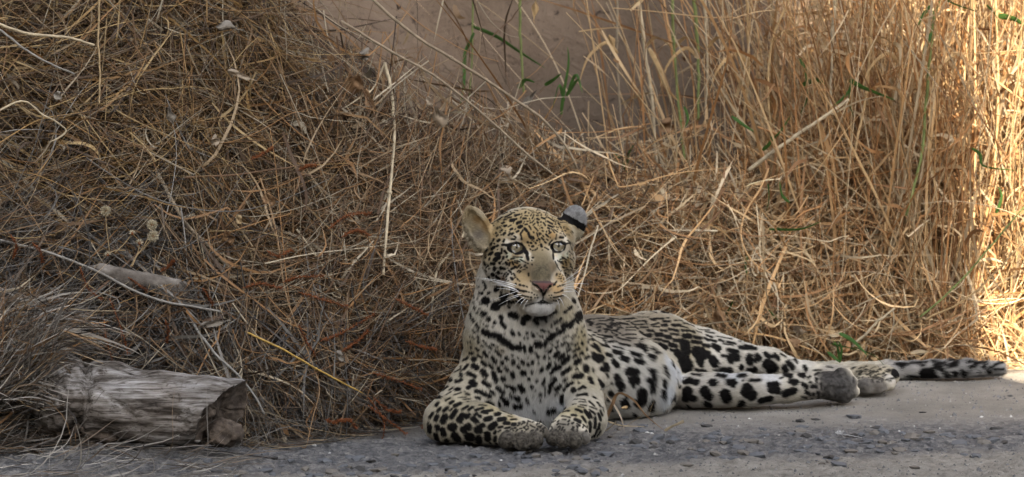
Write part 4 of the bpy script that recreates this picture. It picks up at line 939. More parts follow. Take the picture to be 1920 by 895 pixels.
for s in (-1, 1):
    c0 = hl(s * 41, 0, -19.5)
    ec = empty('eye', c0 - np.array(leo.location)); ec.parent = leo
    M = gaze
    R_ = .0165; O0 = np.zeros(3)
    prof = [(R_ * math.sin(a), R_ * math.cos(a)) for a in np.linspace(.62, math.pi * .6, 16)]
    revolve('eyeball', prof, ball_m, ec, M, O0)
    ri = .0112; h0 = R_ * math.cos(.74)
    ir = revolve('iris', [(.0001, -.0006), (.0020, -.0006), (.006, -.0003), (ri * .93, .0004), (ri, .0010)], iris_m, ec, M, O0)
    ir.location = Vector(M[2] * (R_ * .84))
    pu = revolve('pupil', [(.00005, .0001), (.0021, .0001), (.00215, -.0004)], pup_m, ec, M, O0); pu.location = Vector(M[2] * (R_ * .84 - .0001))
    prof = [(r_, .0165 * math.sqrt(max(0, 1 - (r_ / .0165) ** 2)) + .0014 * (1 - (r_ / .012) ** 2)) for r_ in np.linspace(.0001, .0118, 10)]
    revolve('cornea', prof, cor_m, ec, M, O0)

# ---------------------------------------------------------------- whiskers
wh_m, _, _b = new_mat('whisker_white', .4, .4); _b.inputs['Base Color'].default_value = (.80, .80, .80, 1)
def tube(name, pts_, r0, r1, mat, parent=None, seg=5, org=None):
    pts_ = np.array(pts_, float); n = len(pts_)
    if org is not None: pts_ = pts_ - org
    V, F = [], []
    for i in range(n):
        t = pts_[min(i + 1, n - 1)] - pts_[max(i - 1, 0)]; t /= np.linalg.norm(t) + 1e-12
        a = np.cross(t, (0.3, 0.2, 1)); a /= np.linalg.norm(a) + 1e-12; b = np.cross(t, a)
        rr = r0 + (r1 - r0) * i / (n - 1)
        for s in range(seg):
            an = 2 * math.pi * s / seg
            V.append(pts_[i] + (a * math.cos(an) + b * math.sin(an)) * rr)
    for i in range(n - 1):
        for s in range(seg): F.append((i * seg + s, i * seg + (s + 1) % seg, (i + 1) * seg + (s + 1) % seg, (i + 1) * seg + s))
    V.append(pts_[0]); V.append(pts_[-1])
    for s in range(seg): F.append((len(V) - 2, (s + 1) % seg, s)); F.append((len(V) - 1, (n - 1) * seg + s, (n - 1) * seg + (s + 1) % seg))
    return mesh_obj(name, V, F, mat, parent)
def bez(a, b, c, n=9):
    t = np.linspace(0, 1, n)[:, None]; return (1 - t) ** 2 * a + 2 * t * (1 - t) * b + t * t * c
WH = [(968, 535, 930, 523, 890, 521), (966, 538, 935, 528, 903, 524), (964, 541, 935, 531, 915, 524), (969, 543, 940, 534, 922, 534), (972, 546, 948, 536, 925, 530), (975, 549, 950, 540, 932, 541), (966, 548, 950, 552, 918, 566), (978, 552, 962, 554, 948, 562), (972, 556, 960, 558, 935, 572), (982, 558, 972, 562, 964, 575), (985, 561, 978, 565, 972, 579), (990, 563, 985, 568, 981, 580),
      (1056, 528, 1078, 515, 1095, 501), (1057, 532, 1082, 524, 1090, 508), (1058, 536, 1074, 530, 1104, 533), (1058, 540, 1078, 532, 1098, 548), (1057, 543, 1076, 536, 1089, 556), (1057, 547, 1066, 547, 1078, 546), (1054, 552, 1066, 556, 1072, 566), (1048, 558, 1056, 566, 1058, 578), (1044, 562, 1050, 568, 1048, 584)]
for x0, y0, x1, y1, x2, y2 in WH:
    a = on_body(x0, y0); out = -1 if x2 < x0 else 1
    dep = a[1]
    tube('whisker', bez(a, P(x1, y1, dep - .012), P(x2, y2, dep - .004)), .00050, .00014, wh_m, leo, 4, np.array(leo.location))
# ---------------------------------------------------------------- dry grass
# where the leopard lies: coarse map of its silhouette and nearest depth, so that no straw cuts through it
GRD = 6
sil = np.full((1920 // GRD + 60, 900 // GRD + 60), 9.0)
lx, ly, _d = proj(LV)
ix = np.clip((lx / GRD).astype(int) + 20, 0, sil.shape[0] - 1); iy = np.clip((ly / GRD).astype(int) + 20, 0, sil.shape[1] - 1)
np.minimum.at(sil, (ix, iy), LV[:, 1])
deep = np.full(sil.shape, -9.0); np.maximum.at(deep, (ix, iy), LV[:, 1])
for _ in range(1):
    s2 = sil.copy(); d2 = deep.copy()
    for dx in (-1, 0, 1):
        for dy in (-1, 0, 1):
            s2 = np.minimum(s2, np.roll(np.roll(sil, dx, 0), dy, 1)); d2 = np.maximum(d2, np.roll(np.roll(deep, dx, 0), dy, 1))
    sil, deep = s2, d2
def clear_of_leopard(Pts):
    """Pts (n,K,3) -> bool (n,): strand stays behind or beside the animal"""
    n, K, _ = Pts.shape; p = Pts.reshape(-1, 3)
    x, y, _d = proj(p)
    a = np.clip((x / GRD).astype(int) + 20, 0, sil.shape[0] - 1); b_ = np.clip((y / GRD).astype(int) + 20, 0, sil.shape[1] - 1)
    bad = (sil[a, b_] < 5) & (p[:, 1] < deep[a, b_] + .01)
    return ~bad.reshape(n, K).any(1)

def walk(P0, D0, L, K, curl, kinkp, sag, kinkmax=1.6, seed=0):
    """random bent stems starting at P0 along D0"""
    r_ = np.random.default_rng(seed); n = len(P0)
    pts = np.zeros((n, K, 3)); pts[:, 0] = P0; d = D0 / np.linalg.norm(D0, axis=1)[:, None]
    ax = r_.normal(size=(n, 3)); kink = np.where(r_.random(n) < kinkp, r_.integers(1, K - 1, n), -1)
    kd = r_.normal(size=(n, 3)); ka = r_.uniform(.4, kinkmax, n)
    for k in range(1, K):
        ax = ax * .8 + r_.normal(size=(n, 3)) * .6
        d = d + ax * (curl * 1.0 / (K - 1))[:, None]
        m = kink == k
        d[m] += kd[m] / np.linalg.norm(kd[m], axis=1)[:, None] * ka[m][:, None]
        d[:, 2] -= sag / (K - 1)
        d /= np.linalg.norm(d, axis=1)[:, None]
        pts[:, k] = pts[:, k - 1] + d * (L / (K - 1))[:, None]
    return pts

def ribbon_arrays(pts, W, col, seed=0, taper=1.0, fold=True):
    r_ = np.random.default_rng(seed); n, K, _ = pts.shape
    T_ = np.gradient(pts, axis=1); T_ /= np.linalg.norm(T_, axis=2)[:, :, None] + 1e-12
    roll = r_.uniform(0, math.pi, n)[:, None] + np.cumsum(r_.normal(0, .28, (n, K)), 1)
    ref = np.array((.15, 1.0, .1)); A = np.cross(T_, ref); A /= np.linalg.norm(A, axis=2)[:, :, None] + 1e-9; B = np.cross(T_, A)
    S = A * np.cos(roll)[:, :, None] + B * np.sin(roll)[:, :, None]
    t = np.linspace(0, 1, K)
    prof = np.minimum(1, .55 + 1.8 * t) * np.clip((1 - t ** 2.2 * taper), .06, 1)
    w_ = W[:, None] * prof[None, :]
    Vv = np.stack([pts - S * w_[:, :, None] / 2, pts + S * w_[:, :, None] / 2], 2)      # n,K,2,3
    idx = np.arange(n * K * 2).reshape(n, K, 2)
    F = np.stack([idx[:, :-1, 0], idx[:, :-1, 1], idx[:, 1:, 1], idx[:, 1:, 0]], -1).reshape(-1, 4)
    c = np.repeat(col[:, None, :], K * 2, 1)
    c = c * (1 + .25 * r_.normal(size=(n, 1, 1)) * np.repeat(t, 2)[None, :, None])
    return Vv.reshape(-1, 3), F, np.clip(c.reshape(-1, 3), .01, .9)

PAL_GREY = np.array([(.17, .155, .135), (.26, .24, .21), (.09, .08, .07), (.38, .35, .31), (.15, .11, .075), (.055, .045, .038)])
PAL_TAN = np.array([(.42, .255, .095), (.31, .175, .065), (.56, .39, .18), (.18, .10, .042), (.34, .27, .18), (.085, .052, .028)])
PAL_BROWN = np.array([(.29, .18, .09), (.43, .31, .18), (.17, .095, .048), (.56, .47, .33), (.09, .055, .03), (.34, .18, .07)])
PAL_GOLD = np.array([(.50, .31, .145), (.58, .40, .21), (.40, .21, .085), (.62, .50, .33), (.24, .125, .055), (.50, .37, .21)])  # dry-grass gold, partly warm sunlight put into the colour
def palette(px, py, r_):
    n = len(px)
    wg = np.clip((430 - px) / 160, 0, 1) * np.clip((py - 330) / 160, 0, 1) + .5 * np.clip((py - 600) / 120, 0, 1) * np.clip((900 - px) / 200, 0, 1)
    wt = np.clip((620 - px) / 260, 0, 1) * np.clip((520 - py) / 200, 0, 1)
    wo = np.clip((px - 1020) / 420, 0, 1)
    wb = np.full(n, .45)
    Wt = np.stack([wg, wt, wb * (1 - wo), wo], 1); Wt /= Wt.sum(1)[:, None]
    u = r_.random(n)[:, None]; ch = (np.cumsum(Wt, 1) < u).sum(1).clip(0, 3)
    pals = np.stack([PAL_GREY, PAL_TAN, PAL_BROWN, PAL_GOLD]); c = pals[ch, r_.integers(0, 6, n)] * (np.where(ch == 3, .72, np.where(ch == 0, .50, .58)) * np.interp(px, [200, 900, 1150], [.70, .82, 1.0]))[:, None]  # straw colour darkened towards the left to stand for deeper shade
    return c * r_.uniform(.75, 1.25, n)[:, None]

def flow_angle(px, py, r_):
    """main lie of the straw in the picture plane, radians, 0 = right, positive = up"""
    n = len(px)
    a = np.where(px < 620, -.75 + .5 * np.clip((py - 300) / 400, 0, 1), -.9)
    spread = np.where(px < 620, .55, 1.0)
    spread = np.where(px > 1000, 1.35, spread)
    ll = (px < 240) & (py > 540)
    a = np.where(ll, .30, a); spread = np.where(ll, .30, spread)
    a = np.where((px > 420) & (px < 900) & (py > 600), -.95, a)
    out = a + r_.normal(0, 1, n) * spread
    ch = r_.random(n) < .16
    return np.where(ch, r_.uniform(0, math.pi, n), out)

HOLES = [(50, 250, 80, 90), (30, 370, 50, 40), (305, 385, 50, 55), (330, 470, 60, 35), (150, 540, 110, 22), (640, 645, 34, 26), (862, 640, 22, 70), (470, 215, 34, 50), (430, 640, 60, 28), (260, 640, 60, 26), (560, 775, 90, 22), (720, 770, 60, 18), (1110, 560, 50, 28), (1450, 640, 60, 22), (1640, 660, 60, 16), (560, 300, 36, 40), (760, 300, 40, 30), (850, 560, 30, 40), (180, 300, 40, 30), (980, 360, 40, 16), (1390, 520, 40, 22), (1620, 560, 44, 24)]
straw_mat = attr_mat('dry_straw', .60, .30, .10)
gold_mat = attr_mat('sunlit_straw', .60, .28, .30)  # same straw, more translucent for the sunlit glow on the right
def heap(name, N, seed, Lr, Wr, K, depth, curl, kinkp, as_curve, label, px_lo=-480, px_hi=2250, dens=None, tint=1.0):
    r_ = np.random.default_rng(seed)
    px = r_.uniform(px_lo, px_hi, N * 2); py = r_.uniform(-90, 870, N * 2)
    Yg = .3 + 0 * px
    for _ in range(4):
        d = np.stack([(px - 960) / FPX, (447.5 - py) / FPX], 1)
        ry = AX_F[1] + d[:, 1] * AX_U[1]; rz = AX_F[2] + d[:, 1] * AX_U[2]
        t = (Yg - CAM[1]) / ry; x = t * d[:, 0]; z_ = CAM[2] + t * rz
        Yg = shell(x, z_)
    dep = r_.exponential(depth, N * 2)
    right = np.clip((x - .1) / .5, 0, 1)
    Yp = Yg + np.minimum(dep * (1 + right), .20 + .25 * right) - .015 - .03 * np.clip(vnoise(np.stack([x, Yg, z_], 1), 5, 412), -1, 1)
    t = (Yp - CAM[1]) / ry; x = t * d[:, 0]; z_ = CAM[2] + t * rz
    ok = (z_ > .004) & (z_ < topz(x) + .11 * vnoise(np.stack([x, Yp, z_], 1), 6, 413) - .02 - np.abs(r_.normal(0, .035, N * 2))) & (Yp < WALL_Y - .03)
    ok |= (z_ > .004) & (r_.random(N * 2) < .06) & (Yp < WALL_Y - .04) & (z_ < topz(x) + .3)
    if dens is not None: ok &= r_.random(N * 2) < dens(px, py)
    cc = np.stack([x, Yp, z_], 1)
    void = vnoise(cc, 11, 410) + .6 * vnoise(cc, 27, 411)
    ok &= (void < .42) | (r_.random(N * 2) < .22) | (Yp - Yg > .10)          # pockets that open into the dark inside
    hole = np.zeros(N * 2)
    for hx, hy, ax_, ay_ in HOLES: hole = np.maximum(hole, np.exp(-(((px - hx) / ax_) ** 2 + ((py - hy) / ay_) ** 2) ** 2))
    ok &= r_.random(N * 2) > hole * .90
    idx = np.where(ok)[0][:N]
    px, py, x, Yp, z_ = px[idx], py[idx], x[idx], Yp[idx], z_[idx]; n = len(idx)
    ang = flow_angle(px, py, r_)
    c3 = np.stack([x, Yp, z_], 1)
    ang = ang * .62 + .38 * flow_angle(px, py, np.random.default_rng(1)) * 0 + ang * 0 + .38 * np.where(px < 620, -.7, -.9) + 1.0 * vnoise(c3, 7, 400)     # neighbouring straws lie alike
    L = r_.uniform(*Lr, n) * np.where(px > 1000, .85, 1.0); W = r_.uniform(*Wr, n)
    D = np.stack([np.cos(ang), r_.normal(0, .25, n) + np.sin(ang) * slope(x) * .6, np.sin(ang)], 1)
    D /= np.linalg.norm(D, axis=1)[:, None]
    P0 = np.stack([x, Yp, z_], 1) - D * (L * .5)[:, None]
    pts = walk(P0, D, L, K, np.full(n, curl) * r_.uniform(.3, 1.6, n), kinkp, .12, seed=seed + 1)
    # stay on or above the ground, off the wall
    pts[:, :, 2] = np.maximum(pts[:, :, 2], .003 + r_.random((n, 1)) * .008)
    pts[:, :, 1] = np.minimum(pts[:, :, 1], WALL_Y - .01)
    x_, z2 = pts[:, :, 0], pts[:, :, 2]
    lim = shell(x_, z2) - .05
    pts[:, :, 1] = np.maximum(pts[:, :, 1], lim)
    k = clear_of_leopard(pts)
    k &= (pts[:, :, 2] < topz(pts[:, :, 0]) + .03 + .09 * r_.random((n, 1)) ** 2).all(1) | (r_.random(n) < .16)
    # keep the log's face clear
    lpx, lpy, _d = proj(pts.reshape(-1, 3)); lpx = lpx.reshape(n, K); lpy = lpy.reshape(n, K)
    onlog = ((lpx > 150) & (lpx < 455) & (lpy > 695 + (lpx - 160) * .06) & (pts[:, :, 1] < .02)).any(1)
    k &= ~onlog
    pts, W, px, py = pts[k], W[k], px[k], py[k]
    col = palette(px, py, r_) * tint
    if as_curve:
        t_ = np.linspace(0, 1, K); rad = W[:, None] / 2 * (1 - .65 * t_)[None]
        o = curves_obj(name, [K] * len(pts), pts, rad, col, straw_mat)
    else:
        V, F, c = ribbon_arrays(pts, W, col, seed + 2)
        o = fast_mesh(name, V, F, straw_mat, None, True, c)
    tag(o, label, 'dry grass', kind='stuff'); return o
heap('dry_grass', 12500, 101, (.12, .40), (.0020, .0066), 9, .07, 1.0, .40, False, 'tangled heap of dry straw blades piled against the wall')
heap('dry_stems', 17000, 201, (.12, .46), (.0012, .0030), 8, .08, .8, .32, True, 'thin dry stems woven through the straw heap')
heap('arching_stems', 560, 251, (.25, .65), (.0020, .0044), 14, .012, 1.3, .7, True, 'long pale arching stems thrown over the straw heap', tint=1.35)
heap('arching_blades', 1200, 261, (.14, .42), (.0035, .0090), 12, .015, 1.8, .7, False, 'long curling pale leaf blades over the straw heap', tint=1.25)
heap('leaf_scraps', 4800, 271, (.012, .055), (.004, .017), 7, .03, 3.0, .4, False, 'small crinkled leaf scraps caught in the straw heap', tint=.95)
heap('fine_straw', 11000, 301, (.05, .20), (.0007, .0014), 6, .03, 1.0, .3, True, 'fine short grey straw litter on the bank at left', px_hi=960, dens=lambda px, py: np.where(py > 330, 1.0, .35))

# upright grass in front of the wall on the right
def upright(name, N, seed, K, label, Wr, cols, hr, xr, yr, as_curve=False, lean=.16, bend=.45, xpow=None):
    r_ = np.random.default_rng(seed)
    x = r_.uniform(*xr, N)
    keepx = r_.random(N) < (np.clip((x - .34) / .55, .06, 1) if xpow is None else xpow(x)); x = x[keepx]; n = len(x)
    y = r_.uniform(yr[0], yr[1], n); y = np.maximum(y, toe(x) + .06)
    H = r_.uniform(*hr, n)
    D = np.stack([r_.normal(0, lean, n), r_.normal(0, .07, n), np.ones(n)], 1)
    pts = walk(np.stack([x, y, np.full(n, .0)], 1), D, H, K, np.full(n, bend) * r_.uniform(.2, 1.5, n), .22, .10, kinkmax=1.3, seed=seed + 1)
    pts[:, :, 2] = np.maximum(pts[:, :, 2], .002); pts[:, :, 1] = np.clip(pts[:, :, 1], toe(pts[:, :, 0]) - .02, WALL_Y - .012)
    k = clear_of_leopard(pts); pts = pts[k]; n = len(pts)
    col = cols[r_.integers(0, len(cols), n)] * r_.uniform(.55, 1.0, n)[:, None]; W = r_.uniform(*Wr, n)
    if as_curve:
        t_ = np.linspace(0, 1, K); o = curves_obj(name, [K] * n, pts, W[:, None] / 2 * (1 - .5 * t_)[None], col, gold_mat)
    else:
        V, F, c = ribbon_arrays(pts, W, col, seed + 2); o = fast_mesh(name, V, F, gold_mat, None, True, c)
    tag(o, label, 'dry grass', kind='stuff'); return o
upright('standing_grass', 2300, 401, 12, 'upright golden dry grass blades standing before the wall at right', (.003, .010), PAL_GOLD, (.40, 1.2), (.18, 1.7), (1.0, 1.68), lean=.17, bend=.50)
upright('standing_stems', 2300, 501, 10, 'upright thin golden stems among the dry grass at right', (.0018, .0042), PAL_GOLD, (.4, 1.2), (.16, 1.7), (.95, 1.66), True, lean=.15, bend=.40)
# side leaves, curled, all through the upright grass
r_ = np.random.default_rng(61); N = 5000
x = r_.uniform(.18, 1.7, N); x = x[r_.random(N) < np.clip((x - .36) / .55, .04, 1)]; n = len(x)
y = np.maximum(r_.uniform(.95, 1.66, n), toe(x) + .05); zz = r_.uniform(.05, 1.0, n) * np.where(r_.random(n) < .6, .7, 1)
ang = r_.uniform(-math.pi, math.pi, n)
D = np.stack([np.cos(ang), r_.normal(0, .4, n), np.sin(ang) * .8 + .2], 1)
pts = walk(np.stack([x, y, zz], 1), D, r_.uniform(.05, .20, n), 8, r_.uniform(.5, 1.7, n), .35, .6, seed=62)
pts[:, :, 1] = np.clip(pts[:, :, 1], .9, WALL_Y - .012); pts[:, :, 2] = np.maximum(pts[:, :, 2], .003)
pts = pts[clear_of_leopard(pts)]; n = len(pts)
V, F, c = ribbon_arrays(pts, r_.uniform(.003, .0105, n), PAL_GOLD[r_.integers(0, 6, n)] * r_.uniform(.55, 1.0, n)[:, None], 63)
tag(fast_mesh('curled_leaves', V, F, gold_mat, None, True, c), 'curled golden leaf blades hanging in the upright grass at right', 'dry grass', kind='stuff')
# ---------------------------------------------------------------- single stalks, leaves, fronds and other finds
def mat_plain(name, c_, rough=.7, spec=.25, transl=0.0, var=.3, scale=60, bump=.3):
    c_ = tuple(v * .74 for v in c_)
    m, nt, b = new_mat(name, rough, spec)
    tc = nt.nodes.new('ShaderNodeTexCoord'); n = nt.nodes.new('ShaderNodeTexNoise'); n.inputs['Scale'].default_value = scale; n.inputs['Detail'].default_value = 6
    nt.links.new(tc.outputs['Object'], n.inputs['Vector'])
    r = nt.nodes.new('ShaderNodeValToRGB'); e = r.color_ramp.elements
    e[0].position = .3; e[0].color = tuple(max(0, v * (1 - var)) for v in c_) + (1,); e[1].position = .7; e[1].color = tuple(min(.95, v * (1 + var)) for v in c_) + (1,)
    nt.links.new(n.outputs['Fac'], r.inputs[0]); nt.links.new(r.outputs[0], b.inputs['Base Color'])
    bp = nt.nodes.new('ShaderNodeBump'); bp.inputs['Strength'].default_value = bump; bp.inputs['Distance'].default_value = .001
    nt.links.new(n.outputs['Fac'], bp.inputs['Height']); nt.links.new(bp.outputs[0], b.inputs['Normal'])
    if transl:
        t = nt.nodes.new('ShaderNodeBsdfTranslucent'); nt.links.new(r.outputs[0], t.inputs['Color'])
        mix = nt.nodes.new('ShaderNodeMixShader'); mix.inputs[0].default_value = transl
        nt.links.new(b.outputs[0], mix.inputs[1]); nt.links.new(t.outputs[0], mix.inputs[2]); nt.links.new(mix.outputs[0], nt.nodes['Material Output'].inputs['Surface'])
    return m
M_PALE = mat_plain('pale_straw', (.52, .43, .29), transl=.1)
M_TAN = mat_plain('tan_straw', (.36, .26, .14), transl=.1)
M_GREYS = mat_plain('grey_twig', (.25, .235, .21))
M_BROWNS = mat_plain('brown_stem', (.30, .24, .165))
M_YEL = mat_plain('yellow_straw', (.45, .29, .075), rough=.45)
M_GOLD = mat_plain('gold_straw', (.55, .38, .19), transl=.15)
M_GRN = mat_plain('green_blade', (.060, .135, .028), transl=.3)
M_GRNS = mat_plain('green_stem', (.20, .24, .08), transl=.1)
M_LEAF = mat_plain('dead_leaf_pale', (.42, .34, .25), transl=.2, scale=40)
M_LEAFB = mat_plain('dead_leaf_brown', (.28, .17, .09), transl=.2, scale=40)
M_LEAFG = mat_plain('dead_leaf_grey', (.27, .24, .20), transl=.15, scale=40)
M_RUST = mat_plain('rust_frond', (.25, .085, .03), transl=.2)
M_FLUFF = mat_plain('seed_fluff', (.62, .55, .40), transl=.3)

def smooth_path(P_, n):
    P_ = np.array(P_, float); m = len(P_)
    if m == 2: return P_[0] + (P_[1] - P_[0]) * np.linspace(0, 1, n)[:, None]
    out = []
    for t in np.linspace(0, m - 1, n):
        i = min(int(t), m - 2); f = t - i
        p0, p1, p2, p3 = P_[max(i - 1, 0)], P_[i], P_[i + 1], P_[min(i + 2, m - 1)]
        out.append(.5 * ((2 * p1) + (-p0 + p2) * f + (2 * p0 - 5 * p1 + 4 * p2 - p3) * f * f + (-p0 + 3 * p1 - 3 * p2 + p3) * f ** 3))
    return np.array(out)
def lay(path):
    """path of (px, py, depth behind the straw surface) -> world points"""
    out = []
    for px, py, dd in path:
        Y = .4
        for _ in range(5):
            p = P(px, py, Y); Y = shell(p[0], p[2])
        out.append(P(px, py, Y + dd))
    return np.array(out)
def blade(name, pts_, w, mat, parent, org, roll=0.0, taper=True):
    """leaf blade with a folded midrib"""
    pts_ = np.array(pts_) - org; n = len(pts_); V, F = [], []
    for i in range(n):
        t = pts_[min(i + 1, n - 1)] - pts_[max(i - 1, 0)]; t /= np.linalg.norm(t) + 1e-12
        a = np.cross(t, (math.sin(roll), 1, .1)); a /= np.linalg.norm(a) + 1e-12; b = np.cross(t, a)
        u = i / (n - 1); ww = w / 2 * (min(1, .5 + 2.5 * u) * (1 - u ** 2.5 if taper else 1) + .06)
        ca, sa = math.cos(roll + .5 * math.sin(3 * u)), math.sin(roll + .5 * math.sin(3 * u))
        s_ = a * ca + b * sa; nn = b * ca - a * sa
        V += [pts_[i] - s_ * ww, pts_[i] + nn * ww * .35, pts_[i] + s_ * ww]
    for i in range(n - 1):
        for k in (0, 1): F.append((3 * i + k, 3 * i + k + 1, 3 * i + 4 + k, 3 * i + 3 + k))
    return mesh_obj(name, V, F, mat, parent)
def stalk(name, label, cat, path, w_px, mat, blades=(), bmat=None, absolute=False, group=None, n=26, nodes=True):
    pts_ = smooth_path(np.array([P(*q) for q in path]) if absolute else lay(path), n)
    org = pts_[-1] if pts_[-1][2] < pts_[0][2] else pts_[0]
    root_ = empty(name, org); tag(root_, label, cat, group)
    r = w_px / 2 / 1000 * 1.04
    wob = np.cumsum(np.random.default_rng(len(label)).normal(0, .0006, (n, 3)), 0); pts_ = pts_ + wob - wob[0]
    tube('stem', pts_, r * 1.05, r * .8, mat, root_, 6, org)
    if nodes:
        for f in (.3, .62):
            i = int(f * n)
            tube('node', [pts_[i] - (pts_[i + 1] - pts_[i]) * .12, pts_[i] + (pts_[i + 1] - pts_[i]) * .12], r * 1.45, r * 1.25, mat, root_, 6, org)
    for bp_, bw, rl in blades:
        bp2 = smooth_path(np.array([P(*q) for q in bp_]) if absolute else lay(bp_), 12)
        blade('leaf_blade', bp2, bw / 1000, bmat or mat, root_, org, rl)
    return root_

stalk('straw', 'pale upright straw with a split sheath left of the leopard head', 'stalk', [(721, 118, -.03), (735, 200, -.03), (734, 300, -.04), (722, 420, -.04), (715, 525, -.03)], 6.5, M_PALE, [([(721, 118, -.03), (700, 165, -.035), (672, 185, -.03), (642, 205, -.02)], 6, .3), ([(722, 118, -.03), (702, 180, -.04), (668, 245, -.04)], 5, .5)])
stalk('straw', 'shiny yellow straw slanting down from the heap towards the leopard elbow', 'stalk', [(460, 621, -.04), (520, 650, -.05), (600, 695, -.05), (690, 742, -.04)], 4.2, M_YEL)
stalk('twig', 'long grey twig leaning down just right of the log end', 'twig', [(352, 590, -.03), (372, 625, -.04), (400, 660, -.05), (440, 695, -.06), (472, 735, -.06), (497, 780, -.05)], 5, M_GREYS)
stalk('straw', 'long grey stem running down above the log from the left edge', 'stem', [(-20, 446, -.03), (80, 473, -.04), (170, 507, -.04), (280, 560, -.05), (375, 578, -.05), (440, 592, -.03)], 5.5, M_GREYS)
stalk('straw', 'thick pale brown stem slanting between the seed heads and the heap middle', 'stem', [(292, 318, -.02), (320, 370, -.03), (355, 425, -.03), (395, 465, -.03), (428, 503, -.02)], 7.5, M_BROWNS)
stalk('straw', 'upper long slender stem arching across the bare wall to the straw', 'stem', [(690, -10, -.08), (770, 60, -.08), (850, 110, -.10), (908, 147, -.10), (965, 187, -.10), (1011, 219, -.08), (1056, 268, -.06), (1084, 320, -.03)], 6, M_BROWNS)
stalk('straw', 'lower long stem sloping under its longer neighbour towards the leopard head', 'stem', [(640, 40, -.06), (720, 90, -.06), (820, 147, -.06), (926, 232, -.06), (989, 290, -.05), (1050, 335, -.04), (1112, 374, -.03)], 5, M_BROWNS)
stalk('straw', 'thin pale stem sloping from the heap to behind the right ear', 'stem', [(905, 290, -.03), (950, 330, -.03), (1000, 360, -.03), (1060, 385, -.02), (1130, 420, -.02)], 3, M_PALE)
stalk('straw', 'forked pale straws crossing left of the leopard neck', 'stalk', [(873, 432, -.03), (850, 470, -.03), (822, 505, -.03), (812, 555, -.03), (806, 612, -.02)], 5.5, M_PALE, [([(795, 490, -.03), (825, 540, -.04), (866, 600, -.03)], 3.5, .4), ([(812, 545, -.03), (838, 590, -.04), (862, 612, -.03)], 3, .2)])
stalk('straw', 'long bent white straw lying in the left of the heap', 'stalk', [(556, 430, -.03), (600, 490, -.03), (640, 555, -.03), (622, 548, -.03)], 4, M_PALE)
stalk('straw', 'tan upright twin stems at upper left of the heap', 'stem', [(185, -10, -.05), (181, 90, -.05), (183, 200, -.05)], 4, M_TAN, [([(200, 35, -.05), (193, 120, -.05), (182, 205, -.05)], 4, .3)])
stalk('grass_leaf', 'arching pale grass leaf curling at the left edge of the heap', 'grass leaf', [(-15, 215, -.05), (40, 192, -.06), (75, 215, -.06), (120, 245, -.05), (90, 270, -.04)], 4, M_PALE, nodes=False)
stalk('grass_leaf', 'long light leaf blade across the upper left corner', 'grass leaf', [(-20, 40, -.07), (60, 62, -.08), (130, 68, -.08), (178, 82, -.07)], 6, M_PALE, nodes=False)
stalk('grass_leaf', 'whitish leaf blade slanting under the upper left one', 'grass leaf', [(-20, 40, -.06), (40, 90, -.07), (90, 122, -.07), (138, 144, -.06)], 4.5, M_GREYS, nodes=False)
stalk('straw', 'pale stem curving over the straw above the leopard back', 'stem', [(1094, 586, .10), (1140, 587, .09), (1194, 580, .08)], 3, M_TAN, nodes=False)
# upright stalks on the right, in front of the wall
UP = [([(975, -10, 1.35), (977, 80, 1.35), (979, 182, 1.35)], 5.5, M_GRNS, 'pale green upright stalk before the bare wall, left of the reeds'),
      ([(1196, -10, 1.25), (1210, 90, 1.24), (1222, 190, 1.22), (1229, 330, 1.18)], 8, M_PALE, 'thick pale reed with a loose sheath at the edge of the bare wall'),
      ([(1158, -10, 1.4), (1158, 100, 1.4), (1166, 250, 1.38), (1170, 330, 1.36)], 5, M_BROWNS, 'thin brown reed left of the thick pale reed'),
      ([(1262, -10, 1.3), (1266, 90, 1.3), (1280, 240, 1.26), (1290, 330, 1.2)], 6, M_GRNS, 'greenish reed just right of the thick pale reed'),
      ([(1300, -10, 1.3), (1309, 110, 1.3), (1308, 230, 1.25)], 7, M_GRNS, 'broad green and straw reed in the upper middle right'),
      ([(1318, -10, 1.22), (1327, 90, 1.22), (1326, 220, 1.2)], 5, M_PALE, 'white straw reed beside the broad green reed'),
      ([(1398, -10, 1.2), (1402, 120, 1.2), (1390, 260, 1.15)], 5, M_GOLD, 'golden reed leaning slightly left at upper right centre'),
      ([(1480, 5, 1.1), (1448, 80, 1.1), (1440, 200, 1.08), (1460, 330, 1.05)], 5, M_GOLD, 'golden reed with a bent tip at upper right centre'),
      ([(1566, -10, 1.1), (1560, 100, 1.1), (1556, 200, 1.08)], 7.5, M_PALE, 'straight pale reed in the upper right grass'),
      ([(1638, -10, 1.05), (1632, 90, 1.05), (1622, 190, 1.04), (1600, 300, 1.0)], 6.5, M_GOLD, 'golden reed curving left in the upper right grass'),
      ([(1690, -10, 1.08), (1686, 120, 1.08), (1692, 260, 1.05)], 5, M_GOLD, 'slim golden reed right of the curving one'),
      ([(1752, 20, 1.0), (1740, 150, 1.0), (1728, 280, .98), (1700, 400, .96)], 6.5, M_GRNS, 'olive green reed in the right hand grass'),
      ([(1822, -10, 1.02), (1816, 120, 1.02), (1806, 300, 1.0)], 6, M_GOLD, 'bright golden reed near the right edge'),
      ([(1866, -10, 1.0), (1872, 160, 1.0), (1862, 330, .98)], 6, M_GOLD, 'outermost golden reed beside the right edge')]
for k, (pth, w_, m_, lb) in enumerate(UP):
    bl = []
    x0, y0, Y0 = pth[1]
    sgn = 1 if k % 2 else -1
    bl.append(([(x0, y0, Y0 - .01), (x0 + sgn * 22, y0 - 20, Y0 - .03), (x0 + sgn * 55, y0 + 8, Y0 - .05), (x0 + sgn * 72, y0 + 55, Y0 - .05)], 8, .4 * sgn))
    stalk('reed', lb, 'reed', pth, w_, m_, bl if k not in (0, 8) else [], M_GOLD, absolute=True)
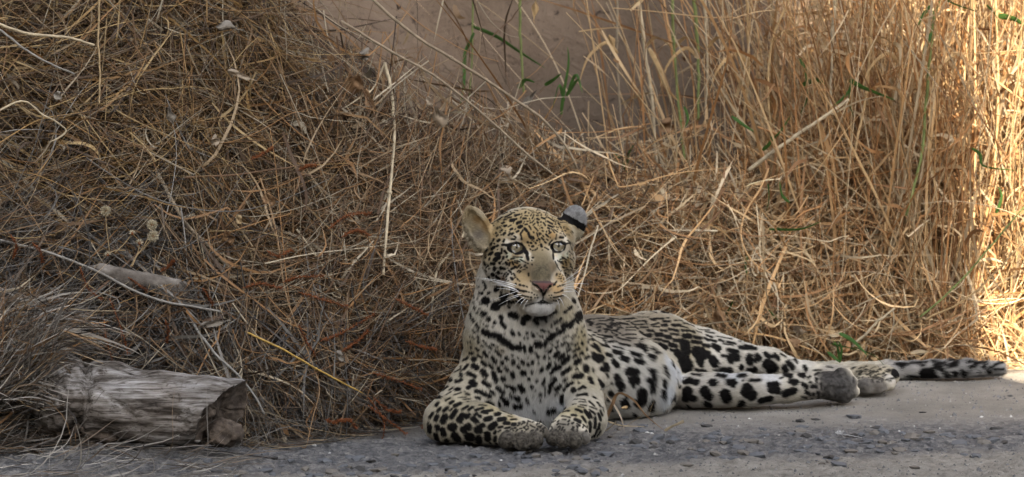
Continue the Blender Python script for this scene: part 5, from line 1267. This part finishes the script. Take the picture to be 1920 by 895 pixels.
stalk('straw', 'thick pale straw leaning up to the right through the right hand grass', 'stalk', [(1404, 320, .98), (1450, 285, .97), (1520, 238, .97), (1592, 188, .98)], 8, M_PALE, [([(1560, 215, .96), (1610, 190, .95), (1655, 180, .95)], 5, .2)], absolute=True)
stalk('straw', 'bent golden leaf stalk with a drooping brown tip above the ear side', 'stalk', [(1217, 90, 1.05), (1240, 130, 1.04), (1256, 180, 1.03), (1268, 260, 1.02), (1262, 345, 1.0)], 4.5, M_TAN, [([(1217, 92, 1.05), (1232, 120, 1.02), (1250, 165, 1.0), (1272, 190, 1.0)], 13, .1)], M_GOLD, absolute=True)
stalk('straw', 'broken pale straw propped on the ground above the hind paws', 'stalk', [(1598, 650, .80), (1625, 622, .80), (1650, 598, .80), (1674, 577, .80)], 5, M_PALE, [([(1673, 577, .80), (1676, 600, .79), (1668, 640, .78), (1656, 680, .78)], 3, .2)], absolute=True)
stalk('straw', 'long olive straw slanting up at the sunny right edge', 'stalk', [(1725, 595, .84), (1800, 530, .84), (1870, 450, .84), (1930, 380, .84)], 4, M_GRNS, absolute=True)
stalk('straw', 'second slanting straw below the olive one at the right edge', 'stalk', [(1735, 600, .88), (1830, 545, .86), (1925, 440, .84)], 4, M_GOLD, absolute=True)
# green shoots
def shoot(label, base, blades, Y, stem=None):
    org = P(base[0], base[1], Y); root_ = empty('green_grass', org); tag(root_, label, 'green grass')
    if stem: tube('stem', smooth_path(np.array([P(a, b_, Y) for a, b_ in stem]), 12), .0022, .0016, M_GRNS, root_, 6, org)
    for i, (bp_, bw) in enumerate(blades):
        blade('leaf_blade', smooth_path(np.array([P(a, b_, Y - .01 * j) for j, (a, b_) in enumerate(bp_)]), 12), bw / 1000, M_GRN, root_, org, .5 * math.sin(i * 2.1))
shoot('dark green stem with a long drooping leaf against the bare wall', (884, 110), [([(887, 50), (930, 68), (975, 98), (1022, 128)], 9), ([(888, 62), (880, 85), (882, 110)], 12), ([(886, 72), (872, 100), (870, 160), (862, 200)], 8)], 1.38, [(887, -12), (886, 40), (885, 112), (880, 180)])
shoot('two green leaf tips by the white leaf below the bare wall', (970, 170), [([(972, 166), (985, 150), (1003, 155)], 10), ([(1022, 160), (1040, 148), (1052, 138)], 10)], .98)
shoot('upright green shoots at the lower edge of the bare wall', (1060, 190), [([(1052, 215), (1056, 180), (1066, 120), (1064, 88)], 7), ([(1058, 190), (1048, 160), (1036, 205)], 7), ([(1065, 175), (1080, 140), (1092, 175)], 7), ([(1062, 180), (1078, 155), (1086, 148)], 8)], 1.0)
shoot('small green leaves right of the thick pale reed', (1170, 300), [([(1150, 290), (1170, 310), (1185, 340)], 12), ([(1172, 320), (1178, 290), (1190, 270)], 8)], 1.2)
shoot('green leaf pair in the middle of the right hand grass', (1600, 160), [([(1592, 150), (1620, 165), (1678, 188)], 11), ([(1596, 155), (1592, 190), (1602, 222)], 8), ([(1600, 160), (1580, 185), (1560, 200)], 6)], 1.0)
shoot('dark green leaves behind the slanting pale straw', (1510, 170), [([(1505, 160), (1530, 150), (1552, 162)], 12), ([(1515, 165), (1512, 190), (1500, 215)], 9), ([(1500, 110), (1512, 140), (1510, 165)], 8)], 1.15)
shoot('bright green leaf near the foot of the slanting pale straw', (1432, 275), [([(1430, 282), (1444, 268), (1448, 250)], 9), ([(1440, 270), (1462, 248), (1482, 218)], 6), ([(1372, 218), (1395, 235), (1415, 248)], 7)], 1.0)
shoot('dark green stem at the top right of the grass', (1745, 60), [([(1748, 60), (1735, 90), (1730, 120)], 9), ([(1762, -8), (1790, 8), (1832, 22)], 11), ([(1745, 10), (1730, 30), (1720, 50)], 8)], 1.0, [(1765, -10), (1752, 40), (1742, 110)])
shoot('sunlit green leaves near the right edge', (1850, 300), [([(1822, 278), (1838, 290), (1845, 312), (1905, 320)], 7), ([(1868, 400), (1878, 370), (1872, 350)], 7)], .93)
shoot('green leaf at the top right corner', (1880, 30), [([(1872, 30), (1900, 35), (1925, 50)], 14), ([(1850, 10), (1868, 30), (1872, 60)], 8)], 1.0)
shoot('green tuft on the ground behind the leopard hind legs', (1572, 672), [([(1575, 680), (1570, 650), (1562, 640)], 6), ([(1560, 645), (1590, 652), (1612, 658)], 8), ([(1574, 625), (1600, 640), (1628, 668)], 8), ([(1574, 680), (1578, 655), (1572, 640)], 6), ([(1600, 650), (1640, 668), (1660, 688)], 5), ([(1552, 660), (1566, 672), (1575, 680)], 7)], .80)
shoot('thin green leaves in the low grass above the leopard hip', (1480, 440), [([(1442, 430), (1500, 430), (1540, 415)], 6), ([(1440, 345), (1442, 370), (1438, 395)], 7), ([(1480, 380), (1466, 365), (1462, 340)], 6), ([(1400, 480), (1398, 500), (1402, 520)], 6)], .92)
shoot('small green blades in the low grass left of the hip grass', (1300, 300), [([(1283, 200), (1290, 222), (1284, 240)], 6), ([(1360, 590), (1370, 575), (1376, 560)], 5), ([(1460, 600), (1448, 588), (1440, 580)], 6)], .9)

# crumpled dead leaves
def dead_leaf(label, px, py, w_, h_, mat, dd=-.04, rot=0.0, seed=0, absY=None, parent=None, lay_flat=False):
    r = np.random.default_rng(seed + int(px)); NU, NV = 9, 7
    c = lay([(px, py, dd)])[0] if absY is None else P(px, py, absY)
    V = []
    for i in range(NU):
        u = i / (NU - 1)
        half = math.sin(math.pi * min(1, u * .92 + .05)) ** .7 * (1 + .30 * math.sin(7 * u + px) + r.normal(0, .10))
        for j in range(NV):
            v = (j / (NV - 1) - .5) * 2
            X_ = (u - .5) * h_ ; Y_ = v * half * w_ / 2 * (1 + r.normal(0, .05))
            Z_ = (abs(v) * .55 * w_ * math.sin(px + 3 * u) + math.sin(6 * u + v * 3 + px) * .24 * w_ + r.normal(0, .07 * w_))
            ca, sa = math.cos(rot), math.sin(rot)
            V.append(((Y_ * ca - X_ * sa) / 1000, -Z_ / 1000, (Y_ * sa + X_ * ca) / 1000))
    F = [(i * NV + j, i * NV + j + 1, (i + 1) * NV + j + 1, (i + 1) * NV + j) for i in range(NU - 1) for j in range(NV - 1)]
    root_ = empty('dead_leaf', c); tag(root_, label, 'dead leaf')
    mesh_obj('leaf_blade', V, F, mat, root_)
    ca, sa = math.cos(rot), math.sin(rot); X0 = -.5 * h_
    tube('leaf_stalk', [(-X0 * sa * -1 / 1000 * -1, 0, X0 * ca / 1000), (-(X0 * 1.25) * sa / 1000, .002, X0 * 1.25 * ca / 1000), (-(X0 * 1.5) * sa / 1000 + .003, .003, X0 * 1.5 * ca / 1000)], .0008, .0006, mat, root_, 5)
    return root_
for a in [('big crumpled pale leaf hanging above and left of the leopard head', 822, 222, 34, 52, M_LEAF, -.05, .15),
          ('grey crumpled leaf high in the straw beside the bare wall', 682, 104, 26, 22, M_LEAFG, -.04, .8),
          ('brown drooping leaf under the grey one near the bare wall', 664, 160, 34, 44, M_LEAFB, -.04, -.5),
          ('narrow brown leaf hanging right of the drooping brown leaf', 692, 190, 20, 50, M_LEAFB, -.04, .3),
          ('small pale leaf with a curled tip over the big pale leaf', 805, 190, 14, 20, M_LEAF, -.06, .4),
          ('crumpled greyish leaf directly above the leopard crown', 945, 328, 36, 30, M_LEAF, -.04, .5),
          ('pale folded leaf in the upper left straw', 320, 215, 16, 32, M_LEAFG, -.06, .2),
          ('curled cream leaf in the straw middle left', 404, 264, 22, 16, M_LEAF, -.06, 1.2),
          ('rusty folded leaf above the rust fronds', 503, 376, 26, 30, M_LEAFB, -.04, .3),
          ('pale scrap of leaf near the top of the left heap', 108, 180, 18, 16, M_LEAFG, -.05, .4),
          ('grey curled leaf at the top centre of the heap', 425, 52, 22, 40, M_LEAFG, -.05, 1.4),
          ('tan leaf strip in the top middle straw', 448, 140, 13, 46, M_LEAF, -.05, 1.2),
          ('small white leaf low in the straw between log and leopard', 637, 668, 14, 22, M_LEAFG, -.05, .6),
          ('yellowish crinkled leaves hanging below the thick brown stem', 427, 446, 26, 30, M_LEAFB, -.04, .2),
          ('small golden leaf beside the crinkled yellowish leaves', 448, 412, 14, 16, M_TAN, -.05, .3),
          ('long twisted grey leaf above the log end', 397, 607, 14, 44, M_LEAFG, -.05, 1.75)]:
    dead_leaf(*a)
dead_leaf('white folded leaf at the foot of the bare wall', 992, 185, 12, 42, M_LEAFG, 0, -.7, absY=.98)
dead_leaf('brown leaf bunch among the reeds on the right', 1252, 238, 34, 30, M_LEAFB, 0, .9, absY=1.05)
dead_leaf('large crumpled brown leaf behind the leopard hip', 1486, 652, 30, 40, M_LEAFB, 0, .4, absY=.86)
dead_leaf('pinkish crumpled leaf above the leopard back', 1348, 598, 26, 36, M_LEAFB, 0, .2, absY=.84)
dead_leaf('curled brown leaf just above the brown leaf behind the hip', 1500, 618, 26, 30, M_LEAF, 0, -.3, absY=.88)
dead_leaf('orange leaf hanging from the top of the grass right of centre', 1373, 80, 16, 46, M_LEAFB, 0, .1, absY=1.1)
dead_leaf('orange strip leaf hanging before the bare wall at the top', 1003, 18, 12, 40, M_GOLD, 0, -.1, absY=1.3)
dead_leaf('brown strip leaf on the wall side of the reeds', 1147, 80, 13, 34, M_GOLD, 0, .3, absY=1.3)

# rust-coloured feathery fronds
def frond(path, parent_label, group, dd=-.05, wl=.0055):
    pts_ = smooth_path(lay([(a, b_, dd) for a, b_ in path]), 22); org = pts_[0]
    root_ = empty('rust_frond', org); tag(root_, parent_label, 'frond', group)
    tube('stem', pts_, .0009, .0005, M_RUST, root_, 5, org)
    r = np.random.default_rng(int(path[0][0] * 7 + path[0][1])); V, F = [], []
    for i in range(2, 22):
        for q in range(7):
            t = pts_[min(i + 1, 21)] - pts_[i - 1]; t /= np.linalg.norm(t) + 1e-9
            d = r.normal(size=3); d -= t * (d @ t); d /= np.linalg.norm(d); d = d * .8 + t * .5
            b0 = pts_[i] - org + t * r.uniform(-.001, .001); L_ = wl * r.uniform(.6, 1.1); s_ = np.cross(t, d) * .0011
            k = len(V); V += [b0 - s_ * .4, b0 + s_ * .4, b0 + d * L_ + s_, b0 + d * L_ - s_]; F.append((k, k + 1, k + 2, k + 3))
    lf = mesh_obj('leaflets', V, F, M_RUST, root_, False); lf['kind'] = 'stuff'
for pth, lb in [([(530, 530), (560, 520), (605, 518)], 'rust frond lying level in the middle of the straw heap'),
                ([(455, 540), (490, 532), (525, 540)], 'rust frond left of the level one in the heap middle'),
                ([(615, 430), (650, 405), (695, 400)], 'upper rust frond pointing right beside the pale upright straw'),
                ([(640, 445), (668, 432), (690, 440)], 'short rust frond under the upper one beside the pale straw'),
                ([(560, 548), (600, 560), (650, 575)], 'rust frond sloping right below the heap middle'),
                ([(600, 640), (640, 625), (700, 590)], 'rust frond rising towards the leopard neck'),
                ([(640, 660), (670, 640), (690, 620)], 'short rust frond under the rising one'),
                ([(700, 700), (740, 712), (790, 730)], 'rust frond running along the straw foot near the leopard elbow'),
                ([(690, 745), (720, 790), (715, 832)], 'rust frond drooping onto the road left of the leopard'),
                ([(690, 760), (730, 790), (760, 812)], 'rust frond reaching right along the road edge'),
                ([(800, 758), (808, 780), (792, 800)], 'curled rust frond touching the leopard elbow'),
                ([(700, 745), (725, 768), (750, 772)], 'small rust frond between the drooping and reaching ones'),
                ([(640, 792), (655, 788), (668, 802)], 'small curled rust frond on the straw foot'),
                ([(610, 786), (625, 792), (640, 788)], 'tiny rust frond left of the small curled one'),
                ([(205, 560), (225, 610), (240, 660)], 'upper rust frond hanging above the log'),
                ([(195, 600), (200, 640), (215, 690)], 'rust frond hanging down to the log top'),
                ([(240, 520), (262, 535), (275, 545)], 'short rust frond below the seed heads'),
                ([(150, 500), (165, 540), (190, 560)], 'rust frond left of the bark piece'),
                ([(300, 510), (315, 500), (325, 490)], 'small rust frond over the bark piece'),
                ([(310, 600), (316, 620), (312, 640)], 'little rust frond above the middle of the log'),
                ([(380, 540), (390, 555), (398, 570)], 'little rust frond below the bark piece end'),
                ([(500, 470), (520, 480), (545, 470)], 'rust frond in the brown middle straw'),
                ([(560, 610), (575, 640), (590, 665)], 'rust frond crossing the yellow straw'),
                ([(20, 440), (30, 460), (25, 480)], 'rust frond at the far left edge'),
                ([(60, 455), (75, 470), (80, 490)], 'second rust frond from the left edge'),
                ([(740, 560), (770, 575), (800, 590)], 'rust frond in the straw left of the leopard neck'),
                ([(760, 640), (790, 650), (815, 655)], 'rust frond in the straw left of the leopard shoulder'),
                ([(470, 300), (490, 290), (510, 278)], 'rust frond high in the central straw'),
                ([(560, 320), (575, 312), (590, 310)], 'rust frond right of the high one')]:
    frond(pth, lb, 'rust fronds in the straw', wl=.0062)

# seed heads
def seed_head(label, px, py, r_px, stem, kind='ball'):
    c = lay([(px, py, -.07)])[0]; root_ = empty('seed_head', c); tag(root_, label, 'seed head')
    r = np.random.default_rng(int(px)); V, F = [], []; R_ = r_px / 1000
    n = 420 if kind == 'ball' else 60
    for _ in range(n):
        d = r.normal(size=3); d /= np.linalg.norm(d)
        if kind != 'ball': d[2] = abs(d[2])
        s_ = np.cross(d, r.normal(size=3)); s_ /= np.linalg.norm(s_); k = len(V); ll = R_ * r.uniform(.75, 1.1)
        V += [d * R_ * .1 - s_ * .0002, d * R_ * .1 + s_ * .0002, d * ll + s_ * .0007, d * ll - s_ * .0007]; F.append((k, k + 1, k + 2, k + 3))
    fl_ = mesh_obj('fluff', V, F, M_FLUFF, root_, False); fl_['kind'] = 'stuff'
    import bmesh
    bm = bmesh.new(); bmesh.ops.create_icosphere(bm, subdivisions=2, radius=R_ * .45); me = bpy.data.meshes.new('seed_core'); bm.to_mesh(me); bm.free(); me.materials.append(M_LEAFB if kind == 'ball' else M_RUST)
    o = bpy.data.objects.new('seed_core', me); COL.objects.link(o); o.parent = root_
    tube('stem', smooth_path(lay([(px, py, -.065)] + [(a, b_, -.05) for a, b_ in stem]), 10), .0010, .0010, M_TAN, root_, 5, c)
seed_head('upper fluffy round seed head of the pair above the bark piece', 285, 422, 10.5, [(276, 450), (258, 478), (245, 500)])
seed_head('lower fluffy round seed head of the pair above the bark piece', 287, 443, 11, [(270, 465), (255, 480), (246, 500)])
seed_head('fluffy seed head standing apart to the upper left', 198, 395, 10, [(200, 430), (205, 470)])
seed_head('small open white seed head left of the round pair', 248, 438, 7, [(235, 455), (215, 475)], 'open')
seed_head('small open white seed head under the round pair', 262, 456, 8, [(258, 475), (248, 500)], 'open')
seed_head('lowest open white seed head above the log', 202, 478, 7, [(215, 470), (235, 470)], 'open')

# bark piece in the straw
def bark(label, a, b_, r_mm, seed):
    A, B = lay([a])[0], lay([b_])[0]; ax = B - A; L_ = np.linalg.norm(ax); ax /= L_
    s_ = np.cross(ax, (0, 1, 0)); s_ /= np.linalg.norm(s_); u_ = np.cross(s_, ax)
    nu, nv = 40, 18; V = []
    for i in range(nu):
        t = i / (nu - 1); pr = min(1, 6 * t + .1, 6 * (1 - t) + .1)
        for j in range(nv):
            an = 2 * math.pi * j / nv; V.append(ax * L_ * t + (s_ * math.cos(an) + u_ * math.sin(an) * .6) * r_mm / 1000 * pr)
    V = np.array(V); nn = V - (V @ ax)[:, None] * ax; nn /= np.linalg.norm(nn, axis=1)[:, None] + 1e-9
    V = V + nn * (vnoise(V * np.array((.4, 1, 1)), 70, seed) * .005 + vnoise(V, 200, seed + 1) * .002)[:, None]
    F = [(i * nv + j, i * nv + (j + 1) % nv, (i + 1) * nv + (j + 1) % nv, (i + 1) * nv + j) for i in range(nu - 1) for j in range(nv)]
    o = mesh_obj('bark_piece', V, F, ramp_mat('bark', [(.3, (.05, .042, .036)), (.55, (.13, .115, .10)), (.75, (.24, .22, .20))], 30, .9, .1, .8, .004)); o.location = Vector(A)
    tag(o, label, 'bark piece')
bark('dark weathered bark piece lying in the straw above the log', (150, 503, -.02), (378, 556, -.02), 19, 71)

# ---------------------------------------------------------------- log
LA, LB = P(78, 738, -.055), P(446, 778, -.125)
lax = LB - LA; LLEN = np.linalg.norm(lax); lax /= LLEN
ls = np.cross(lax, (0, 0, 1)); ls /= np.linalg.norm(ls); lu = np.cross(ls, lax)
nu, nv = 190, 120; V = []
tt = np.linspace(0, 1, nu); aa = np.linspace(0, 2 * math.pi, nv, endpoint=False)
T2, A2 = np.meshgrid(tt, aa, indexing='ij'); T2 = T2.ravel(); A2 = A2.ravel()
rad_ = .0660 + .006 * np.sin(3 * T2 + 1) + .004 * np.cos(2 * A2 + 1)
q = np.stack([T2 * LLEN, np.cos(A2) * .07, np.sin(A2) * .07], 1)
grain = vnoise(q * np.array((.12, 1, 1)), 190, 81) * .0030 + vnoise(q * np.array((.16, 1, 1)), 60, 82) * .0038 + vnoise(q, 22, 83) * .0085
cr = np.abs(vnoise(q * np.array((.10, 1, 1)) + 5, 38, 84)); grain -= np.clip(.07 - cr, 0, 1) * .085
rad_ = rad_ + grain
gap = np.exp(-((T2 * LLEN - .090 - .012 * np.sin(A2 * 2 + 1) - .006 * vnoise(q, 40, 88)) / .009) ** 2); rad_ -= gap * .013          # break behind the bark collar
left = 1 / (1 + np.exp((T2 * LLEN - .085) / .005)); rad_ -= left * (.002 + .008 * vnoise(q, 55, 85))
left2 = np.clip(1 - T2 * 8, 0, 1); rad_ -= left2 * .006; rad_ += left * .006 * vnoise(q, 120, 90)
kn = np.exp(-(((T2 * LLEN - .245) / .014) ** 2 + ((A2 - KNOT_A) / .14) ** 2)); rad_ -= kn * .010
# slanting, splintered sawn end
along = T2 * LLEN
cosv = np.cos(A2); sinv = np.sin(A2)
pos = LA + along[:, None] * lax + (ls * (cosv * rad_)[:, None] + lu * (sinv * rad_)[:, None])
cutn = np.array((.72, -.50, -.42)); cutn /= np.linalg.norm(cutn); cp = LB - lax * .030
over = (pos - cp) @ cutn + .006 * vnoise(pos, 45, 86) + .003 * vnoise(pos, 140, 87)
m = over > 0
pos[m] -= lax * (over[m] / (lax @ cutn))[:, None]
V = pos - LA
F = [(i * nv + j, (i + 1) * nv + j, (i + 1) * nv + (j + 1) % nv, i * nv + (j + 1) % nv) for i in range(nu - 1) for j in range(nv)]
wood, nt, b = new_mat('weathered_wood', .8, .2)
tc = nt.nodes.new('ShaderNodeTexCoord'); mp = nt.nodes.new('ShaderNodeMapping'); mp.inputs['Scale'].default_value = (.12, 1, 1); nt.links.new(tc.outputs['Object'], mp.inputs[0])
n1 = nt.nodes.new('ShaderNodeTexNoise'); n1.inputs['Scale'].default_value = 60; n1.inputs['Detail'].default_value = 8; n1.inputs['Roughness'].default_value = .65; nt.links.new(mp.outputs[0], n1.inputs['Vector'])
r1 = rmp(n1.outputs['Fac'], [(.36, (.030, .025, .020)), (.45, (.115, .104, .094)), (.58, (.27, .262, .256)), (.76, (.40, .40, .402))])
n2 = nz_(9, 7, .6); r2 = rmp(n2.outputs['Fac'], [(.38, (.30, .255, .21)), (.50, (.62, .57, .52)), (.62, (1, 1, 1))])
mp3 = nt.nodes.new('ShaderNodeMapping'); mp3.inputs['Scale'].default_value = (.045, 1, 1); nt.links.new(tc.outputs['Object'], mp3.inputs[0])
n7 = nt.nodes.new('ShaderNodeTexNoise'); n7.inputs['Scale'].default_value = 330; n7.inputs['Detail'].default_value = 4; nt.links.new(mp3.outputs[0], n7.inputs['Vector'])
r7 = rmp(n7.outputs['Fac'], [(.36, (.28, .25, .22)), (.45, (.85, .84, .83)), (.6, (1.05, 1.05, 1.05)), (.72, (1.35, 1.35, 1.36))])
n8 = nz_(48, 6, .7, .5); r8 = rmp(n8.outputs['Fac'], [(.34, (.35, .30, .26)), (.42, (1, 1, 1))])
c1 = mixc(.85, r1.outputs[0], r2.outputs[0], 'MULTIPLY'); c1 = mixc(.9, c1, r7.outputs[0], 'MULTIPLY'); c1 = mixc(.8, c1, r8.outputs[0], 'MULTIPLY'); nt.links.new(c1, b.inputs['Base Color'])
bp = nt.nodes.new('ShaderNodeBump'); bp.inputs['Strength'].default_value = .8; bp.inputs['Distance'].default_value = .003
nt.links.new(n1.outputs['Fac'], bp.inputs['Height']); nt.links.new(bp.outputs[0], b.inputs['Normal'])
rot = ramp_mat('rotten_wood', [(.3, (.025, .020, .017)), (.55, (.085, .068, .055)), (.75, (.19, .155, .125))], 45, .9, .1, .9, .006)
logr = empty('log', LA); tag(logr, 'weathered grey log with a broken dark end lying at the straw edge', 'log')
V = V + 0; mesh_obj('trunk', V, F, wood, logr)
# end grain: rings sinking into the rotten heart
ring = V[(nu - 1) * nv:(nu - 1) * nv + nv]; cen_ = ring.mean(0); VE, FE = [], []; NR_ = 16
for i in range(NR_):
    f = 1 - i / (NR_ - 1)
    for j in range(nv):
        p_ = cen_ + (ring[j] - cen_) * f
        VE.append(p_)
VE = np.array(VE); wt = np.repeat(1 - (1 - np.linspace(1, 0, NR_)) * 0 - np.linspace(1, 0, NR_) ** 3, nv)
VE += -cutn * (wt * .012)[:, None] + cutn * (wt * (.010 * vnoise(VE, 38, 91) + .006 * vnoise(VE, 110, 92)))[:, None] + cutn * .0006
for i in range(NR_ - 1):
    for j in range(nv): FE.append((i * nv + j, (i + 1) * nv + j, (i + 1) * nv + (j + 1) % nv, i * nv + (j + 1) % nv))
mesh_obj('broken_end', VE, FE, rot, logr)
def lump(name, c, rad, mat, parent, seed, rough_=.22):
    import bmesh
    bm = bmesh.new(); bmesh.ops.create_icosphere(bm, subdivisions=4, radius=1)
    Vv = np.array([v.co[:] for v in bm.verts]); Ff = [[v.index for v in f.verts] for f in bm.faces]; bm.free()
    Vv = Vv * (1 + rough_ * vnoise(Vv, 2.2, seed) + rough_ * .5 * vnoise(Vv, 6, seed + 1) + rough_ * .25 * vnoise(Vv, 14, seed + 2))[:, None]
    Vv = Vv * np.array(rad)
    o = mesh_obj(name, Vv + np.array(c) - np.array(parent.location), Ff, mat, parent); return o
lump('splinter_block', P(418, 812, -.125), (.034, .030, .026), rot, logr, 95)
lump('bark_lump', P(196, 812, -.10), (.045, .030, .024), rot, logr, 96, .3)
lump('bark_lump', P(120, 795, -.07), (.050, .04, .030), rot, logr, 97, .3)
lump('snag', P(160, 774, -.125), (.020, .010, .007), wood, logr, 98, .15)

# ---------------------------------------------------------------- dead grass sprig beside the paw
spo = G(1130, 812); sprig = empty('dead_grass_sprig', spo); tag(sprig, 'bent brown dead grass sprig standing on the road beside the right front paw', 'dead grass')
for k, (pth, w_, m_) in enumerate([([(1128, 814, .16), (1134, 790, .16), (1148, 760, .15), (1155, 742, .15), (1166, 738, .14), (1190, 752, .13), (1212, 780, .12), (1246, 808, .11)], 7.5, M_LEAFB),
        ([(1246, 808, .11), (1260, 800, .11), (1282, 790, .12)], 7, M_PALE), ([(1133, 738, .16), (1136, 770, .15), (1130, 812, .16)], 4, M_LEAFB),
        ([(1134, 738, .16), (1152, 760, .15), (1165, 785, .14), (1172, 812, .13)], 8, M_LEAF), ([(1136, 808, .15), (1150, 796, .14), (1156, 790, .14)], 6, M_PALE),
        ([(1150, 812, .15), (1180, 795, .14), (1215, 770, .13), (1225, 755, .13)], 3.5, M_TAN), ([(1216, 780, .13), (1222, 762, .13), (1227, 752, .13)], 3, M_TAN),
        ([(1165, 765, .14), (1175, 763, .14), (1172, 768, .14)], 5, M_GOLD), ([(1140, 790, .15), (1165, 798, .14), (1210, 800, .13)], 3, M_PALE), ([(1122, 733, .17), (1132, 728, .17), (1143, 722, .17)], 2, M_GREYS)]):
    pp = smooth_path(np.array([P(*q) for q in pth]), 20); pp[:, 2] = np.maximum(pp[:, 2], .003)
    blade('leaf_blade', pp, w_ / 1000, m_, sprig, spo, .3 * k, k not in (1,))
# long stem crossing the foreleg edge, straw litter on the ground at left
stalk('twig', 'thin dark twig standing between the right foreleg and the belly', 'twig', [(1106, 664, .12), (1114, 700, .10), (1118, 730, .09), (1133, 790, .09)], 2.2, M_GREYS, absolute=True, nodes=False) if False else None
r_ = np.random.default_rng(77); n = 260
px = r_.uniform(-30, 430, n); py = r_.uniform(852, 905, n); p0 = np.array([G(a, b_, .006) for a, b_ in zip(px, py)])
an = r_.normal(.05, .45, n); D = np.stack([np.cos(an), np.sin(an) * .8, r_.normal(.05, .12, n)], 1)
pts = walk(p0, D, r_.uniform(.05, .22, n), 8, r_.uniform(.5, 1.8, n), .25, .05, seed=78); pts[:, :, 2] = np.maximum(pts[:, :, 2], .004 + lg.max() * 0)
pts[:, :, 2] += np.exp(-(((pts[:, :, 0] + .78) / .30) ** 2 + ((pts[:, :, 1] + .12) / .16) ** 2)) * .035
V, F, c = ribbon_arrays(pts, r_.uniform(.001, .003, n), PAL_GREY[r_.integers(0, 6, n)] * r_.uniform(.6, 1.15, n)[:, None], 79)
tag(fast_mesh('straw_litter', V, F, straw_mat, None, True, c), 'loose straw lying on the ground in front of the log', 'straw', kind='stuff')
# thatch falling over the left end of the log
r_ = np.random.default_rng(87); n = 2000
px = r_.uniform(-90, 140, n); py = r_.uniform(560, 760, n) + (px * .15)
Yv = np.interp(py, [540, 700, 800], [.02, -.14, -.17]) + r_.uniform(-.01, .06, n)
p0 = np.array([P(a, b_, y_) for a, b_, y_ in zip(px, py, Yv)])
an = np.interp(px + (py - 560) * .5, [-60, 80, 240], [.35, .1, -.45]) + r_.normal(0, .20, n) + math.pi * (r_.random(n) < .5)
an = np.where((px < 70) & (py > 650), .9 + r_.normal(0, .25, n), an)
D = np.stack([np.cos(an), r_.normal(0, .15, n), np.sin(an)], 1)
pts = walk(p0, D, r_.uniform(.05, .17, n), 8, r_.uniform(.3, 1.0, n), .1, .25, seed=88); pts[:, :, 2] = np.maximum(pts[:, :, 2], .03)
lpx, lpy, _d = proj(pts.reshape(-1, 3)); k = ~((lpx > 125 + .3 * np.repeat(r_.uniform(-60, 90, n), 8)) & (lpy > 694)).reshape(n, 8).any(1); pts = pts[k]; n = len(pts)
V, F, c = ribbon_arrays(pts, r_.gamma(3, .0007, n) + .0006, np.where(r_.random(n)[:, None] < .3, PAL_BROWN[r_.integers(0, 6, n)], PAL_GREY[r_.integers(0, 6, n)]) * r_.uniform(.4, 1.05, n)[:, None], 89)
tag(fast_mesh('grey_thatch', V, F, straw_mat, None, True, c), 'matted grey straw falling over the left end of the log', 'dry grass', kind='stuff')

# ---------------------------------------------------------------- spotted feather
fo = G(1600, 822, .004); fe = empty('feather', fo); tag(fe, 'small dark white-dotted feather lying on the road at right', 'feather')
FM = mat_plain('feather_dark', (.035, .033, .032), var=.4); FW = mat_plain('feather_white', (.70, .70, .70), var=.1)
blade('vane', smooth_path(np.array([G(1585, 816, .006), G(1600, 817, .008), G(1618, 822, .005)]), 12), .020, FM, fe, fo, 1.35)
tube('quill', smooth_path(np.array([G(1566, 812, .005), G(1590, 816, .008), G(1616, 821, .007)]), 10), .0007, .0004, FW, fe, 5, fo)
for k in range(9):
    a_, b_ = 1590 + 3.2 * k, 815 + (k % 3) * 3.2 + k * .3
    q = G(a_, b_, .0095) - fo
    s_ = .0011; mesh_obj('dot', [q + np.array(v) * s_ for v in ((1, 0, .1), (.5, .9, .2), (-.5, .9, .1), (-1, 0, 0), (-.5, -.9, .1), (.5, -.9, .2))], [(0, 1, 2, 3, 4, 5)], FW, fe)
r = np.random.default_rng(5); V, F = [], []
for _ in range(60):
    a_ = G(1572 + r.uniform(-5, 8), 813 + r.uniform(-3, 3), .004) - fo; d = r.normal(size=3) * .006; d[2] = abs(d[2]); k = len(V)
    V += [a_, a_ + np.array((.0006, 0, 0)), a_ + d]; F.append((k, k + 1, k + 2))
dn = mesh_obj('down', V, F, FW, fe, False); dn['kind'] = 'stuff'
